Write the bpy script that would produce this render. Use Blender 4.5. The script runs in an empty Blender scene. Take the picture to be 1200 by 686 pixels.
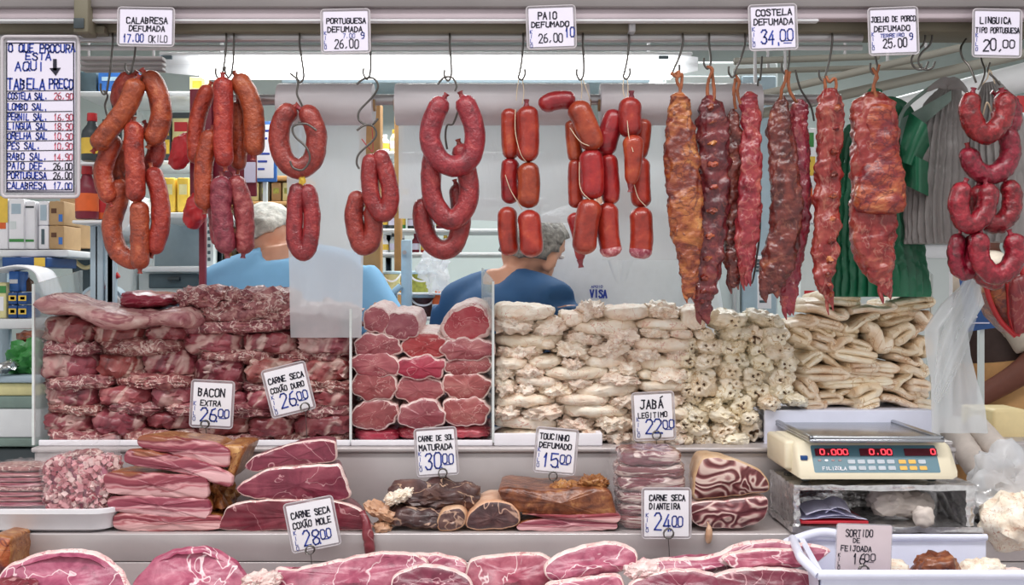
import bpy, bmesh, math, random
from mathutils import Vector, Matrix, noise
R = math.radians
C = bpy.context.scene.collection
S0 = bpy.context.scene
rnd = random.Random(7)

# ------------------------------------------------------------------ camera, world, lights, exposure
FPX, CD, CZ = 1320.0, 2.2, 1.55           # focal length in pixels of a 1200 px frame, camera distance, eye height
cam = bpy.data.cameras.new('camera'); cam.sensor_width = 36; cam.lens = FPX * 36 / 1200; cam.clip_start = .05
co = bpy.data.objects.new('camera', cam); C.objects.link(co)
co.location = (0, -CD, CZ); co.rotation_euler = (R(90), 0, 0); S0.camera = co
W = bpy.data.worlds.new('hall'); S0.world = W; W.use_nodes = True
W.node_tree.nodes['Background'].inputs[0].default_value = (1, .985, .98, 1)
W.node_tree.nodes['Background'].inputs[1].default_value = .62
def area(name, loc, rot, sx, sy, power, col=(1, 1, 1)):
    l = bpy.data.lights.new(name, 'AREA'); l.shape = 'RECTANGLE'; l.size = sx; l.size_y = sy; l.energy = power; l.color = col
    o = bpy.data.objects.new(name, l); C.objects.link(o); o.location = loc; o.rotation_euler = rot
area('hall_ceiling_lamp', (0, -1.3, 3.5), (R(-28), 0, 0), 3.4, .7, 105, (1, .97, .96))
area('hall_side_lamp', (-2.2, -2.0, 3.2), (R(-40), R(-30), 0), 1.2, .6, 30)
area('added_stall_light', (0, 1.7, 2.72), (0, 0, 0), 3.0, .5, 62, (.97, 1, 1))  # unseen lamp, added to brighten the stall interior
vs = S0.view_settings; vs.view_transform = 'Standard'; vs.look = 'None'; vs.exposure = 0.12; vs.gamma = 1; vs.use_curve_mapping = False
S0.cycles.max_bounces = 6; S0.cycles.transparent_max_bounces = 16; S0.cycles.use_denoising = True

# ------------------------------------------------------------------ materials
def lin(h):
    if not isinstance(h, str): return tuple(h)[:3]
    o = []
    for i in (0, 2, 4):
        c = int(h[i:i+2], 16) / 255
        o.append(c / 12.92 if c < .04045 else ((c + .055) / 1.055) ** 2.4)
    return tuple(o)
def rgba(h): return lin(h) + (1,)
class NT:
    def __init__(s, name):
        s.m = bpy.data.materials.new(name); s.m.use_nodes = True; s.t = s.m.node_tree; s.n = s.t.nodes
        s.b = s.n['Principled BSDF']; s.out = s.n['Material Output']
    def new(s, typ, **k):
        n = s.n.new(typ)
        for a, v in k.items(): setattr(n, a, v)
        return n
    def ln(s, a, b): s.t.links.new(a, b)
    def math(s, op, a, b=None):
        n = s.new('ShaderNodeMath', operation=op)
        for i, v in enumerate((a, b)):
            if v is None: continue
            if isinstance(v, (int, float)): n.inputs[i].default_value = v
            else: s.ln(v, n.inputs[i])
        return n.outputs[0]
    def coord(s, kind='Object', stretch=(1, 1, 1), rot=0):
        tc = s.new('ShaderNodeTexCoord'); mp = s.new('ShaderNodeMapping'); mp.inputs['Scale'].default_value = stretch; mp.vector_type = 'TEXTURE' if rot else 'POINT'; mp.inputs['Rotation'].default_value = (0, R(rot), 0)
        if rot: mp.inputs['Scale'].default_value = tuple(1 / x for x in stretch)
        s.ln(tc.outputs[kind], mp.inputs['Vector']); return mp.outputs[0]
    def rand(s): return s.new('ShaderNodeObjectInfo').outputs['Random']
    def noise(s, vec, scale, detail=4, dist=0, rough=.55):
        n = s.new('ShaderNodeTexNoise', noise_dimensions='4D')
        s.ln(vec, n.inputs['Vector']); s.ln(s.math('MULTIPLY', s.rand(), 37.0), n.inputs['W'])
        n.inputs['Scale'].default_value = scale; n.inputs['Detail'].default_value = detail
        n.inputs['Distortion'].default_value = dist; n.inputs['Roughness'].default_value = rough
        return n.outputs['Fac']
    def ramp(s, fac, stops, const=False):
        n = s.new('ShaderNodeValToRGB'); e = n.color_ramp.elements
        if const: n.color_ramp.interpolation = 'CONSTANT'
        while len(e) < len(stops): e.new(.5)
        for x, (p, c) in zip(e, stops): x.position = p; x.color = rgba(c)
        s.ln(fac, n.inputs[0]); return n.outputs[0]
    def mix(s, f, a, b):
        n = s.new('ShaderNodeMix', data_type='RGBA')
        if isinstance(f, float): n.inputs[0].default_value = f
        else: s.ln(f, n.inputs[0])
        for i, v in ((6, a), (7, b)):
            if isinstance(v, (str, tuple)): n.inputs[i].default_value = rgba(v)
            else: s.ln(v, n.inputs[i])
        return n.outputs[2]
    def bump(s, h, strength, dist=.004):
        n = s.new('ShaderNodeBump'); n.inputs['Strength'].default_value = strength; n.inputs['Distance'].default_value = dist
        s.ln(h, n.inputs['Height']); s.ln(n.outputs[0], s.b.inputs['Normal'])
    def set(s, rough=.5, metal=0, spec=.5, coat=0, **k):
        s.b.inputs['Roughness'].default_value = rough; s.b.inputs['Metallic'].default_value = metal
        s.b.inputs['Specular IOR Level'].default_value = spec; s.b.inputs['Coat Weight'].default_value = coat
        s.b.inputs['Coat Roughness'].default_value = .25
    def vary(s, col, amt=.25, hue=.02):
        h = s.new('ShaderNodeHueSaturation'); r = s.rand()
        s.ln(s.math('ADD', s.math('MULTIPLY', r, amt), 1 - amt / 2), h.inputs['Value'])
        s.ln(s.math('ADD', s.math('MULTIPLY', s.math('FRACT', s.math('MULTIPLY', r, 7.3)), hue), .5 - hue / 2), h.inputs['Hue'])
        s.ln(col, h.inputs['Color']); return h.outputs[0]
def plain(name, col, rough=.5, metal=0, spec=.5, mott=.12, scale=30, coat=0, bump=0):
    t = NT(name); c = lin(col); v = t.coord()
    n = t.noise(v, scale, 4)
    t.ln(t.ramp(n, [(.3, tuple(x * (1 - mott) for x in c)), (.7, tuple(min(1, x * (1 + mott)) for x in c))]), t.b.inputs['Base Color'])
    t.set(rough, metal, spec, coat)
    if bump: t.bump(n, bump)
    return t.m
def meat(name, stops, fat=None, fw=.035, scale=25, fscale=18, stretch=(1, 1, 1), rough=.38, bump=.5, bscale=90, coat=.15, dist=.6, vary=.3, coord='Object', fdist=1.2, fmax=.9, rot=0):
    """mottled flesh; thin fat seams follow the mid level of a second noise"""
    t = NT(name); v = t.coord(coord, stretch, rot)
    n = t.noise(v, scale, 6, dist); col = t.ramp(n, stops)
    if fat:
        n2 = t.noise(v, fscale, 3, fdist)
        e = t.math('ABSOLUTE', t.math('SUBTRACT', n2, .5))
        f = t.new('ShaderNodeMapRange'); t.ln(e, f.inputs[0]); f.inputs[1].default_value = fw * .3; f.inputs[2].default_value = fw
        f.inputs[3].default_value = fmax; f.inputs[4].default_value = 0
        col = t.mix(f.outputs[0], col, fat)
    if vary: col = t.vary(col, vary)
    t.ln(col, t.b.inputs['Base Color']); t.set(rough, 0, .5, coat)
    t.bump(t.noise(v, bscale, 5), bump); return t.m
def film(name, col, alpha, rough=.25, trans=.5, wr=14):
    """thin plastic film: part clear, part milky and translucent"""
    t = NT(name); v = t.coord('Object', (1, 1, .35))
    d = t.new('ShaderNodeBsdfTranslucent'); d.inputs[0].default_value = rgba(col)
    t.b.inputs['Base Color'].default_value = rgba(col); t.set(rough, 0, .5)
    m1 = t.new('ShaderNodeMixShader'); m1.inputs[0].default_value = trans
    t.ln(t.b.outputs[0], m1.inputs[1]); t.ln(d.outputs[0], m1.inputs[2])
    tr = t.new('ShaderNodeBsdfTransparent'); m2 = t.new('ShaderNodeMixShader'); m2.inputs[0].default_value = alpha
    t.ln(tr.outputs[0], m2.inputs[1]); t.ln(m1.outputs[0], m2.inputs[2]); t.ln(m2.outputs[0], t.out.inputs[0])
    t.bump(t.noise(v, wr, 5, 1.0), .5, .01); return t.m
def glow(name, col, k):
    t = NT(name); t.b.inputs['Base Color'].default_value = rgba(col)
    t.b.inputs['Emission Color'].default_value = rgba(col); t.b.inputs['Emission Strength'].default_value = k; return t.m
def bacon(name):
    t = NT(name); v = t.coord('Generated'); vo = t.coord('Object', (.35, .6, 1))
    sp = t.new('ShaderNodeSeparateXYZ'); t.ln(v, sp.inputs[0])
    z = t.math('ADD', sp.outputs[2], t.math('MULTIPLY', t.math('SUBTRACT', t.noise(vo, 26, 3, .6), .5), .85))
    col = t.ramp(z, [(.02, '9a4a52'), (.12, 'dcaaaa'), (.36, 'e2b0b2'), (.43, 'b2606a'), (.48, 'd69ca0'), (.56, '843444'), (.76, '964250'), (.83, 'c88a8c'), (.90, '7a2a38'), (.98, '96583e')])
    t.ln(t.vary(col, .12), t.b.inputs['Base Color']); t.set(.36, 0, .5, .2); t.bump(t.noise(vo, 90, 4), .35); return t.m
def rings(name, a, b):
    t = NT(name); v = t.coord('Object', (1, .3, 1)); n = t.noise(v, 13, 1.5, .9)
    w = t.math('ADD', t.math('MULTIPLY', t.math('SINE', t.math('MULTIPLY', n, 62.0)), .5), .5)
    col = t.ramp(w, [(.2, a), (.5, '8a4e50'), (.78, 'b58a86'), (.92, b)]); t.ln(t.vary(col, .1), t.b.inputs['Base Color'])
    t.set(.4, 0, .5, .2); t.bump(w, .4); return t.m
M = {}
M['calabresa'] = meat('calabresa', [(.3, '6e2014'), (.46, '98351f'), (.6, 'ad4529'), (.76, 'c9714e')], scale=34, bump=1, bscale=150, rough=.34, coat=.3, vary=.22, dist=1.4)
M['calabresa_purple'] = meat('calabresa_purple', [(.3, '5e1c22'), (.5, '86303a'), (.72, 'a85a5a')], scale=60, bump=1, bscale=120, rough=.38, coat=.2, vary=.2)
M['portuguesa'] = meat('portuguesa', [(.3, '64181a'), (.46, '8a2826'), (.6, '9c332e'), (.76, 'ba5a4e')], scale=36, bump=1, bscale=140, rough=.32, coat=.35, vary=.15, dist=1.4)
M['paio'] = meat('paio', [(.3, '74180f'), (.48, '98281c'), (.62, 'ac3a26'), (.78, 'cf6c42')], scale=24, bump=.6, bscale=90, rough=.28, coat=.45, vary=.22)
M['paio_cut'] = meat('paio_cut', [(.35, '9c3444'), (.5, 'c06a74'), (.65, 'e2b4b4')], scale=90, bump=.4)
M['chorizo'] = meat('chorizo', [(.3, '52060f'), (.46, '7e0b1a'), (.58, '961626'), (.72, 'b8383c'), (.8, 'd47a68')], scale=80, bump=1, bscale=120, rough=.26, coat=.5, vary=.12)
M['smoked'] = meat('smoked', [(.25, '421014'), (.42, '7a2424'), (.55, '973a34'), (.66, 'b8623e'), (.8, 'd09058')], 'c08468', .012, 22, 30, (1, 1, .6), .3, .9, 75, .4, .9, .2)
M['smoked_orange'] = meat('smoked_orange', [(.3, '4a1016'), (.44, '7c2420'), (.53, 'a04a2c'), (.63, 'b8683a'), (.78, 'dca468')], '5c1820', .03, 15, 16, (1, 1, 1.6), .3, 1, 70, .4, 1.2, .12, fmax=.7)  # rib colours: dark stops put in crevice shade, pale ones highlights; likewise below
M['smoked_dark'] = meat('smoked_dark', [(.25, '280c10'), (.45, '561a1c'), (.6, '7a2e2a'), (.75, 'a8684a'), (.84, 'c89060')], '8a4c3c', .02, 24, 22, (1, 1, .8), .28, 1, 75, .45, 1.2, .2, fmax=.5)
M['smoked_red'] = meat('smoked_red', [(.25, '5c101c'), (.45, '8a2230'), (.6, '9c3638'), (.74, 'b8604c'), (.86, 'd8a080')], 'b87468', .02, 30, 24, (1, 1, .6), .28, 1, 75, .45, 1.2, .2, fmax=.45)
M['jerky'] = meat('jerky', [(.3, '541e24'), (.44, '86383e'), (.56, '9c4c50'), (.68, 'b67a76'), (.8, 'dab8ac')], 'dcc0b4', .05, 30, 14, (1, 1, .28), .34, 1, 60, .25, .5, .25, fdist=.6, fmax=.6, rot=28)
M['jerky_strip'] = meat('jerky_strip', [(.28, '5a2428'), (.45, '8a484c'), (.6, 'ae7874'), (.76, 'd8b6aa')], 'dec4ba', .03, 60, 34, (1, 1, 1), .4, 1, 90, .15, .8, .22)
M['drape'] = meat('drape', [(.28, '8a4248'), (.42, 'b47c7c'), (.56, 'd8b0a8'), (.72, 'efdcd2')], 'a05a5e', .03, 30, 18, (.4, 1, 1), .4, 1, 80, .15, 1.0, .1); M['loin'] = meat('loin', [(.28, '80363c'), (.5, '9e4e54'), (.72, 'b87472')], 'cc9a96', .006, 18, 14, (1, 1, 1.6), .3, .3, 60, .3, .6, .22)
M['loin_red'] = meat('loin_red', [(.28, '8a1c2c'), (.5, 'ac3242'), (.72, 'c0666a')], 'd08e8e', .008, 18, 14, (1, 1, 1.6), .3, .3, 60, .3, .6, .1)
M['fat'] = meat('fat', [(.3, 'dcb4b0'), (.5, 'ecd2cc'), (.7, 'f4e6e0')], 'c88488', .015, 40, 20, rough=.4, bump=.7, vary=.1)
M['beef_cut'] = meat('beef_cut', [(.28, '5e1c2c'), (.5, '7c2c3e'), (.72, '9a4a56')], 'c08c90', .008, 20, 9, (1, 1, 1), .34, .4, 70, .25, .7, .12)
M['pink_cut'] = meat('pink_cut', [(.26, '7e2e46'), (.46, 'a04a62'), (.62, 'b66478'), (.8, 'd294a0')], 'ecd0d2', .010, 34, 9, (1, 1, 1), .34, .4, 70, .25, .9, .12)
M['pale'] = meat('pale', [(.25, 'e2c2aa'), (.42, 'f3e2cc'), (.7, 'fdf8ea')], 'dcae98', .008, 26, 16, rough=.45, bump=.8, bscale=80, coat=.1, vary=.12)
M['pale_bumpy'] = meat('pale_bumpy', [(.25, 'd0aa92'), (.42, 'efdcc8'), (.7, 'fcf6ea')], 'cc9c88', .010, 50, 30, rough=.45, bump=1, bscale=70, coat=.1, vary=.12)
M['snout'] = meat('snout', [(.25, 'd4bc9a'), (.42, 'f0e2c8'), (.7, 'fbf6e8')], 'c8a878', .010, 24, 16, rough=.42, bump=.6, bscale=80, coat=.1, vary=.12)
M['dark_pit'] = plain('dark_pit', '7c6450', .6, mott=.4, scale=90)
M['rind'] = meat('rind', [(.25, 'd8b08a'), (.42, 'eed6b8'), (.7, 'faf0dc')], 'd0aa80', .010, 26, 14, rough=.42, bump=.5, bscale=70, coat=.12, vary=.14)
M['bacon'] = bacon('bacon')
M['smoked_rind'] = meat('smoked_rind', [(.25, '6a3418'), (.5, 'a86c3a'), (.75, 'd2a268')], '7a3c20', .02, 40, 30, rough=.35, bump=1, bscale=60, coat=.3)
M['brown_smoke'] = meat('brown_smoke', [(.28, '34140e'), (.45, '6e3822'), (.58, '8e5232'), (.74, 'c08a54')], None, scale=30, dist=1.5, rough=.32, bump=.8, bscale=70, coat=.3)
M['dark_jerky'] = meat('dark_jerky', [(.25, '2c1c1c'), (.5, '503636'), (.75, '7c5c54')], 'c8a48c', .012, 26, 10, rough=.38, bump=.7, coat=.25)
M['tan_fat'] = meat('tan_fat', [(.25, 'b88660'), (.5, 'd6ac88'), (.75, 'e8ccb0')], None, rough=.4, bump=.6)
M['wrapped_beef'] = meat('wrapped_beef', [(.28, '58262c'), (.5, '7e4046'), (.72, 'a06e70')], 'd8c4bc', .045, 26, 15, (.3, 1, 2.4), .15, .6, 60, .7, 1.0, .1)
M['roll_face'] = rings('roll_face', '62292e', 'd8bcb2')
M['dice'] = meat('dice', [(.35, '9c4650'), (.5, 'd89aa0'), (.62, 'f0d0cc')], None, scale=60, rough=.3, vary=.5)
M['steel'] = plain('steel', (.50, .49, .50), .3, .6, mott=.15, scale=6)
M['hook_steel'] = plain('hook_steel', (.15, .14, .13), .28, .85, mott=.25, scale=40)
M['shelf_steel'] = plain('shelf_steel', 'c3bcbc', .34, .35, mott=.08, scale=9, bump=.03)
M['beam'] = plain('beam', '8c8686', .45, .3, mott=.12, scale=5)
M['beam_lilac'] = plain('beam_lilac', 'c6b8be', .45, .2, mott=.1, scale=5)
M['olive'] = plain('olive', '77715f', .6, mott=.15, scale=6)
M['whitemetal'] = plain('whitemetal', 'e6e8ea', .35, mott=.03)
M['white'] = plain('white', 'eeeef2', .4, mott=.03)
M['cream'] = plain('cream', 'e6dcc2', .42, mott=.04, scale=12)
M['teal_panel'] = plain('teal_panel', '4f7684', .35, mott=.06)
M['display_red'] = plain('display_red', '5a1222', .2, mott=.1)
M['digit'] = glow('digit', 'ff3c48', 2.5)
M['key_grey'] = plain('key_grey', 'b4bcc4', .4); M['key_yellow'] = plain('key_yellow', 'e2b04a', .4)
M['pan'] = plain('pan', (.42, .44, .47), .25, .9, mott=.1, scale=8)
M['foil'] = meat('foil', [(.3, (.5, .49, .49)), (.5, (.75, .74, .74)), (.7, (.9, .9, .9))], None, scale=60, rough=.16, bump=1, bscale=34, vary=0, coat=0); 
M['foil'].node_tree.nodes['Principled BSDF'].inputs['Metallic'].default_value = .9
M['cloth'] = plain('cloth', 'cfc4bc', .8, mott=.1, bump=.3); M['paper'] = plain('paper', 'd8d6ee', .6, mott=.04); M['redfolder'] = plain('redfolder', 'b82030', .4)
M['card'] = plain('card', 'e6e0f0', .5, mott=.02); M['card_white'] = plain('card_white', 'f2f0f6', .5, mott=.02); M['card_pink'] = plain('card_pink', 'd8c8cc', .5, mott=.03)
M['sleeve'] = film('sleeve', 'd8d4da', .42, .12, .3); M['ink'] = plain('ink', '1c1a2e', .5, mott=.05); M['blueink'] = plain('blueink', '2a44a4', .5, mott=.05); M['redink'] = plain('redink', 'd8687c', .5, mott=.05)
M['film'] = film('film', 'e8ecf0', .74, .3, .45); M['film_milky'] = film('film_milky', 'e4eaee', .90, .3, .45); M['roll_film'] = film('roll_film', 'eeeaee', .93, .28, .3); M['clear'] = film('clear', 'eef2f4', .34, .15, .4); M['bagfilm'] = film('bagfilm', 'eceef2', .55, .18, .4, 30)
M['wrap'] = film('wrap', 'f4eef0', .10, .08, .2, 40)
M['glass'] = film('glass', 'd0dcdc', .42, .05, .2, 6); M['glass_edge'] = plain('glass_edge', 'dde4e2', .2)
M['skin'] = plain('skin', 'cf987c', .5, mott=.06); M['skin_dark'] = plain('skin_dark', '7c4a3c', .5, mott=.08)
M['blue_shirt'] = plain('blue_shirt', '7db4dc', .8, mott=.05, scale=14); M['navy'] = plain('navy', '24507c', .8, mott=.08, scale=14); M['coat'] = plain('coat', 'e6ecf0', .8, mott=.03); M['trousers'] = plain('trousers', '39404c', .8)
M['beige'] = plain('beige', 'd8c8b8', .8); M['brownvest'] = plain('brownvest', '4c3c38', .8); M['tan'] = plain('tan', 'd6a46c', .7)
M['hair_grey'] = meat('hair_grey', [(.3, '8c8c84'), (.5, 'bcbab0'), (.7, 'e0ded4')], None, scale=40, rough=.6, bump=1, bscale=60, vary=0, coat=0); M['hair_dark'] = meat('hair_dark', [(.3, '4c4844'), (.5, '807c76'), (.7, 'aaa69e')], None, scale=60, rough=.6, bump=1, bscale=90, vary=0, coat=0)
M['green_bag'] = plain('green_bag', '1e6c4c', .35, mott=.25, scale=12, coat=.2); M['grey_bag'] = plain('grey_bag', '8f8b89', .45, mott=.15, scale=12)
M['wall'] = plain('wall', 'c9d3d1', .6, mott=.04, scale=3); M['floorm'] = plain('floorm', '8c8a86', .5, mott=.1, scale=4); M['ceil'] = plain('ceil', '96948a', .7, mott=.08, scale=3)
M['cab'] = plain('cab', 'd4dcdc', .4, mott=.03, scale=5); M['cab_blue'] = plain('cab_blue', 'a9bcc8', .4, mott=.05); M['dark'] = plain('dark', '3b4448', .4, mott=.1); M['slate'] = plain('slate', '4c5e66', .4)
M['wood'] = plain('wood', 'b08450', .5, mott=.2, scale=12); M['carton'] = plain('carton', 'b8966c', .7, mott=.08)
M['yellow'] = plain('yellow', 'e8c24a', .4); M['red'] = plain('red', 'c02a30', .35); M['orange'] = plain('orange', 'e0642c', .4); M['blue'] = plain('blue', '3872c0', .4); M['dblue'] = plain('dblue', '1c4884', .4); M['green'] = plain('green', '3e8a44', .4); M['maroon'] = plain('maroon', '7a1c30', .4); M['lime'] = plain('lime', 'a8ac4c', .4, mott=.4, scale=90); M['beans'] = plain('beans', '4c2c2c', .4, mott=.5, scale=120)
M['brown'] = plain('brown', '5c3820', .4); M['cheese'] = plain('cheese', 'ecd8a4', .45, mott=.06); M['paleblue'] = plain('paleblue', 'b4d2e2', .4); M['bin'] = plain('bin', 'dcdff0', .38, mott=.03); M['palegreen'] = plain('palegreen', '7c9088', .45); M['butter'] = plain('butter', 'dcd49c', .5)
M['tube'] = glow('tube', (1, 1, .99), 5.0); M['twine'] = plain('twine', 'd8c4a8', .7); M['browntwine'] = plain('browntwine', '9c5c3c', .7, mott=.3, scale=60); M['bluenet'] = plain('bluenet', '3c5cb4', .5); M['redtwine'] = plain('redtwine', 'b0303c', .6)

# ------------------------------------------------------------------ mesh helpers
WL = {}
def P(px, py, Y=0.0):
    d = Y + CD
    return Vector(((px - 600) * d / FPX, Y, CZ - (py - 343) * d / FPX))
def px(n, Y=0.0): return n * (Y + CD) / FPX
def tag(o, label=None, cat=None, group=None, kind=None):
    if label: o['label'] = label
    if cat: o['category'] = cat
    if group: o['group'] = group
    if kind: o['kind'] = kind
    return o
def thing(name, loc, label, cat, group=None):
    o = bpy.data.objects.new(name, None); C.objects.link(o); o.empty_display_size = .02
    o.location = loc; WL[o] = Vector(loc); return tag(o, label, cat, group)
def cr(pts, n, closed=False):
    """Catmull-Rom through pts (Vectors), n samples"""
    m = len(pts); out = []
    segs = m if closed else m - 1
    for i in range(n):
        t = i / n * segs if closed else i / (n - 1) * segs
        k = min(int(t), segs - 1); u = t - k
        g = (lambda j: pts[j % m]) if closed else (lambda j: pts[max(0, min(m - 1, j))])
        a, b, c, d = g(k - 1), g(k), g(k + 1), g(k + 2)
        out.append(.5 * ((2 * b) + (c - a) * u + (2 * a - 5 * b + 4 * c - d) * u * u + (3 * b - a - 3 * c + d) * u ** 3))
    return out
def ico(n):
    b = bmesh.new(); bmesh.ops.create_icosphere(b, subdivisions=n, radius=1)
    v = [x.co.copy() for x in b.verts]; f = [[y.index for y in x.verts] for x in b.faces]; b.free(); return v, f
ICO = {2: ico(2), 3: ico(3), 4: ico(4)}
class MB:
    def __init__(s): s.v, s.f, s.m = [], [], []
    def add(s, v, f, m=0):
        o = len(s.v); s.v += [Vector(x) for x in v]
        for q in f: s.f.append([i + o for i in q]); s.m.append(m)
        return s
    def box(s, x0, x1, y0, y1, z0, z1, bev=0.0, m=0, seg=2):
        if x0 > x1: x0, x1 = x1, x0
        if z0 > z1: z0, z1 = z1, z0
        b = bmesh.new(); bmesh.ops.create_cube(b, size=1)
        for v in b.verts: v.co = Vector(((x0 + x1) / 2 + v.co.x * (x1 - x0), (y0 + y1) / 2 + v.co.y * (y1 - y0), (z0 + z1) / 2 + v.co.z * (z1 - z0)))
        if bev: bmesh.ops.bevel(b, geom=b.edges[:], offset=min(bev, (x1 - x0) * .45, (y1 - y0) * .45, (z1 - z0) * .45), segments=seg, profile=.5, affect='EDGES')
        b.verts.index_update()
        s.add([v.co for v in b.verts], [[v.index for v in f.verts] for f in b.faces], m); b.free(); return s
    def pbox(s, x0, y0, x1, y1, Y0, dep, bev=.002, m=0):
        a, b = P(x0, y0, Y0), P(x1, y1, Y0); return s.box(a.x, b.x, Y0, Y0 + dep, b.z, a.z, bev, m)
    def tube(s, pts, rads, seg=10, flat=1.0, m=0, side=None, caps=True, pw=2.0, lump=0, lf=30, seed=0, ripple=0, nr=0):
        n = len(pts); o = len(s.v)
        T = [(pts[min(i + 1, n - 1)] - pts[max(i - 1, 0)]).normalized() for i in range(n)]
        ref = side or Vector((0, 1, 0))
        if side is None and abs(T[0].dot(ref)) > .9: ref = Vector((1, 0, 0))
        for i in range(n):
            t = T[i]; b = ref - t * ref.dot(t)
            if b.length < 1e-4: b = Vector((1, 0, 0)) - t * t.x
            b.normalize(); a = b.cross(t).normalized()
            if side is None: ref = b
            r = rads[i] if not isinstance(rads, (int, float)) else rads
            for k in range(seg):
                w = 2 * math.pi * k / seg; c, q = math.cos(w), math.sin(w)
                if pw != 2: c, q = math.copysign(abs(c) ** (2 / pw), c), math.copysign(abs(q) ** (2 / pw), q)
                fl = flat[i] if isinstance(flat, list) else flat
                rr = r * (1 + (ripple * math.sin(nr * w + 2.1 * math.sin(i * .17 + seed)) if ripple else 0))
                p = pts[i] + a * (c * rr) + b * (q * rr * fl)
                if lump:
                    z = noise.noise(p * lf + Vector((seed, 0, 0))) + .5 * noise.noise(p * lf * 2.3 + Vector((0, seed, 0))) + (.3 * noise.noise(p * lf * 5.1) if seg > 50 else 0)
                    p = p + (a * c + b * q) * (lump * z * min(1, r / (lump * 3 + 1e-9)))
                s.v.append(p)
        for i in range(n - 1):
            for k in range(seg):
                k2 = (k + 1) % seg
                s.f.append([o + i * seg + k, o + i * seg + k2, o + (i + 1) * seg + k2, o + (i + 1) * seg + k]); s.m.append(m)
        if caps:
            s.f.append([o + k for k in range(seg)][::-1]); s.m.append(m)
            s.f.append([o + (n - 1) * seg + k for k in range(seg)]); s.m.append(m)
        return s
    def wire(s, pts, r, n=None, seg=8, m=0):
        q = cr(pts, n or len(pts) * 6); return s.tube(q, r, seg, m=m)
    def lathe(s, base, prof, seg=20, m=0, axis='Z'):
        o = len(s.v)
        for r, z in prof:
            for k in range(seg):
                w = 2 * math.pi * k / seg; a, b = r * math.cos(w), r * math.sin(w)
                s.v.append(base + (Vector((a, b, z)) if axis == 'Z' else Vector((z, a, b))))
        for i in range(len(prof) - 1):
            for k in range(seg):
                k2 = (k + 1) % seg; s.f.append([o + i * seg + k, o + i * seg + k2, o + (i + 1) * seg + k2, o + (i + 1) * seg + k]); s.m.append(m)
        s.f.append([o + k for k in range(seg)][::-1]); s.m.append(m); s.f.append([o + (len(prof) - 1) * seg + k for k in range(seg)]); s.m.append(m)
        return s
    def lump(s, c, w, h, dep, rot=0, p=2.6, amp=.1, fr=2.2, sub=3, seed=0, m=0, dents=(), dm=None, groove=0, gf=14, tap=0, bend=0):
        V, F = ICO[sub]; o = len(s.v); sd = Vector((seed * 3.17, seed * 1.31, -seed * 2.3)); cs, sn = math.cos(rot), math.sin(rot); dent = []
        for d in V:
            r = (abs(d.x) ** p + abs(d.y) ** p + abs(d.z) ** p) ** (-1 / p)
            q = d * r; asp = Vector((w, dep, h)) / max(h, w * .4)
            e = Vector((q.x * asp.x, q.y * asp.y, q.z * asp.z))
            k = amp * (noise.noise(e * fr + sd) + .5 * noise.noise(e * fr * 2.3 + sd) + .25 * noise.noise(e * fr * 5 + sd))
            if groove: k -= groove * max(0, math.sin(gf * (q.x + .5 * q.z) + 3 * noise.noise(e + sd))) ** 6
            x = q.x * w / 2 + d.x * k * h; y = q.y * dep / 2 + d.y * k * h; z = (q.z * h / 2 + d.z * k * h)
            z *= 1 - tap * max(-1, min(1, q.x)) ; z += bend * h * (q.x * q.x - .4)
            dk = 0
            if d.y < 0:
                for (u, v, rr, dd) in dents:
                    D = math.hypot((q.x - u) * w / h, q.z - v)
                    if D < rr: y += dd * h * (1 - (D / rr) ** 2); dk = 1
            dent.append(dk)
            s.v.append(c + Vector((x * cs - z * sn, y, x * sn + z * cs)))
        for f in F:
            s.f.append([i + o for i in f]); s.m.append(dm if dm is not None and sum(dent[i] for i in f) >= 3 else m)
        return s
    def slab(s, out, Yf, dep, inset=3, jit=.8, n=64, mf=0, mr=1, bulge=.004, seed=0, rise=0, back=.94, tilt=0, ms=None):
        """cut piece: pixel outline at depth Yf, extruded away; face material mf inside the rim mr"""
        pts = cr([P(a, b, Yf) for a, b in out], n, True); c = sum(pts, Vector()) / n; o = len(s.v); u = px(1, Yf)
        area = sum(pts[i].x * pts[(i + 1) % n].z - pts[(i + 1) % n].x * pts[i].z for i in range(n)); sg = 1 if area > 0 else -1
        nor = []
        for i in range(n):
            t = (pts[(i + 1) % n] - pts[i - 1]).normalized(); nor.append(Vector((-t.z, 0, t.x)) * sg)
        pts = [p + nor[i] * u * jit * noise.noise(p * 60 + Vector((seed, 0, 0))) * 2 for i, p in enumerate(pts)]
        def ring(fn): s.v.extend(fn(i, p) for i, p in enumerate(pts))
        zs = [p.z for p in pts]; z0, zh = min(zs), max(1e-6, max(zs) - min(zs))
        def Yt(p): return tilt * (p.z - z0)
        ring(lambda i, p: c + (p - c) * back + Vector((0, dep, rise)))
        ring(lambda i, p: c + (p - c) * (back * .5 + .5) + Vector((0, dep * .55, rise * .6)) + Vector((0, 0, .004 * noise.noise(p * 40))))
        ring(lambda i, p: p + Vector((0, .012 + Yt(p), 0)))
        ring(lambda i, p: p + nor[i] * u * inset * .3 + Vector((0, .003 + Yt(p), 0)))
        ring(lambda i, p: p + nor[i] * u * inset + Vector((0, .0008 * noise.noise(p * 90) + Yt(p), 0)))
        base = list(s.v[-n:])
        for fct in (.75, .45, .2):
            s.v.extend(c + Vector(((b.x - c.x) * fct, b.y - c.y - bulge * (1 - fct) + .003 * noise.noise(b * 50 * fct + Vector((seed, fct * 9, 0))), (b.z - c.z) * fct)) for b in base)
        s.v.append(c + Vector((0, sum(b.y for b in base) / n - c.y - bulge, 0)))
        for r in range(7):
            for i in range(n):
                j = (i + 1) % n; q = [o + r * n + i, o + r * n + j, o + (r + 1) * n + j, o + (r + 1) * n + i]
                s.f.append(q); s.m.append((mr if ms is None or r > 1 else ms) if r < 4 else mf)
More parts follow.
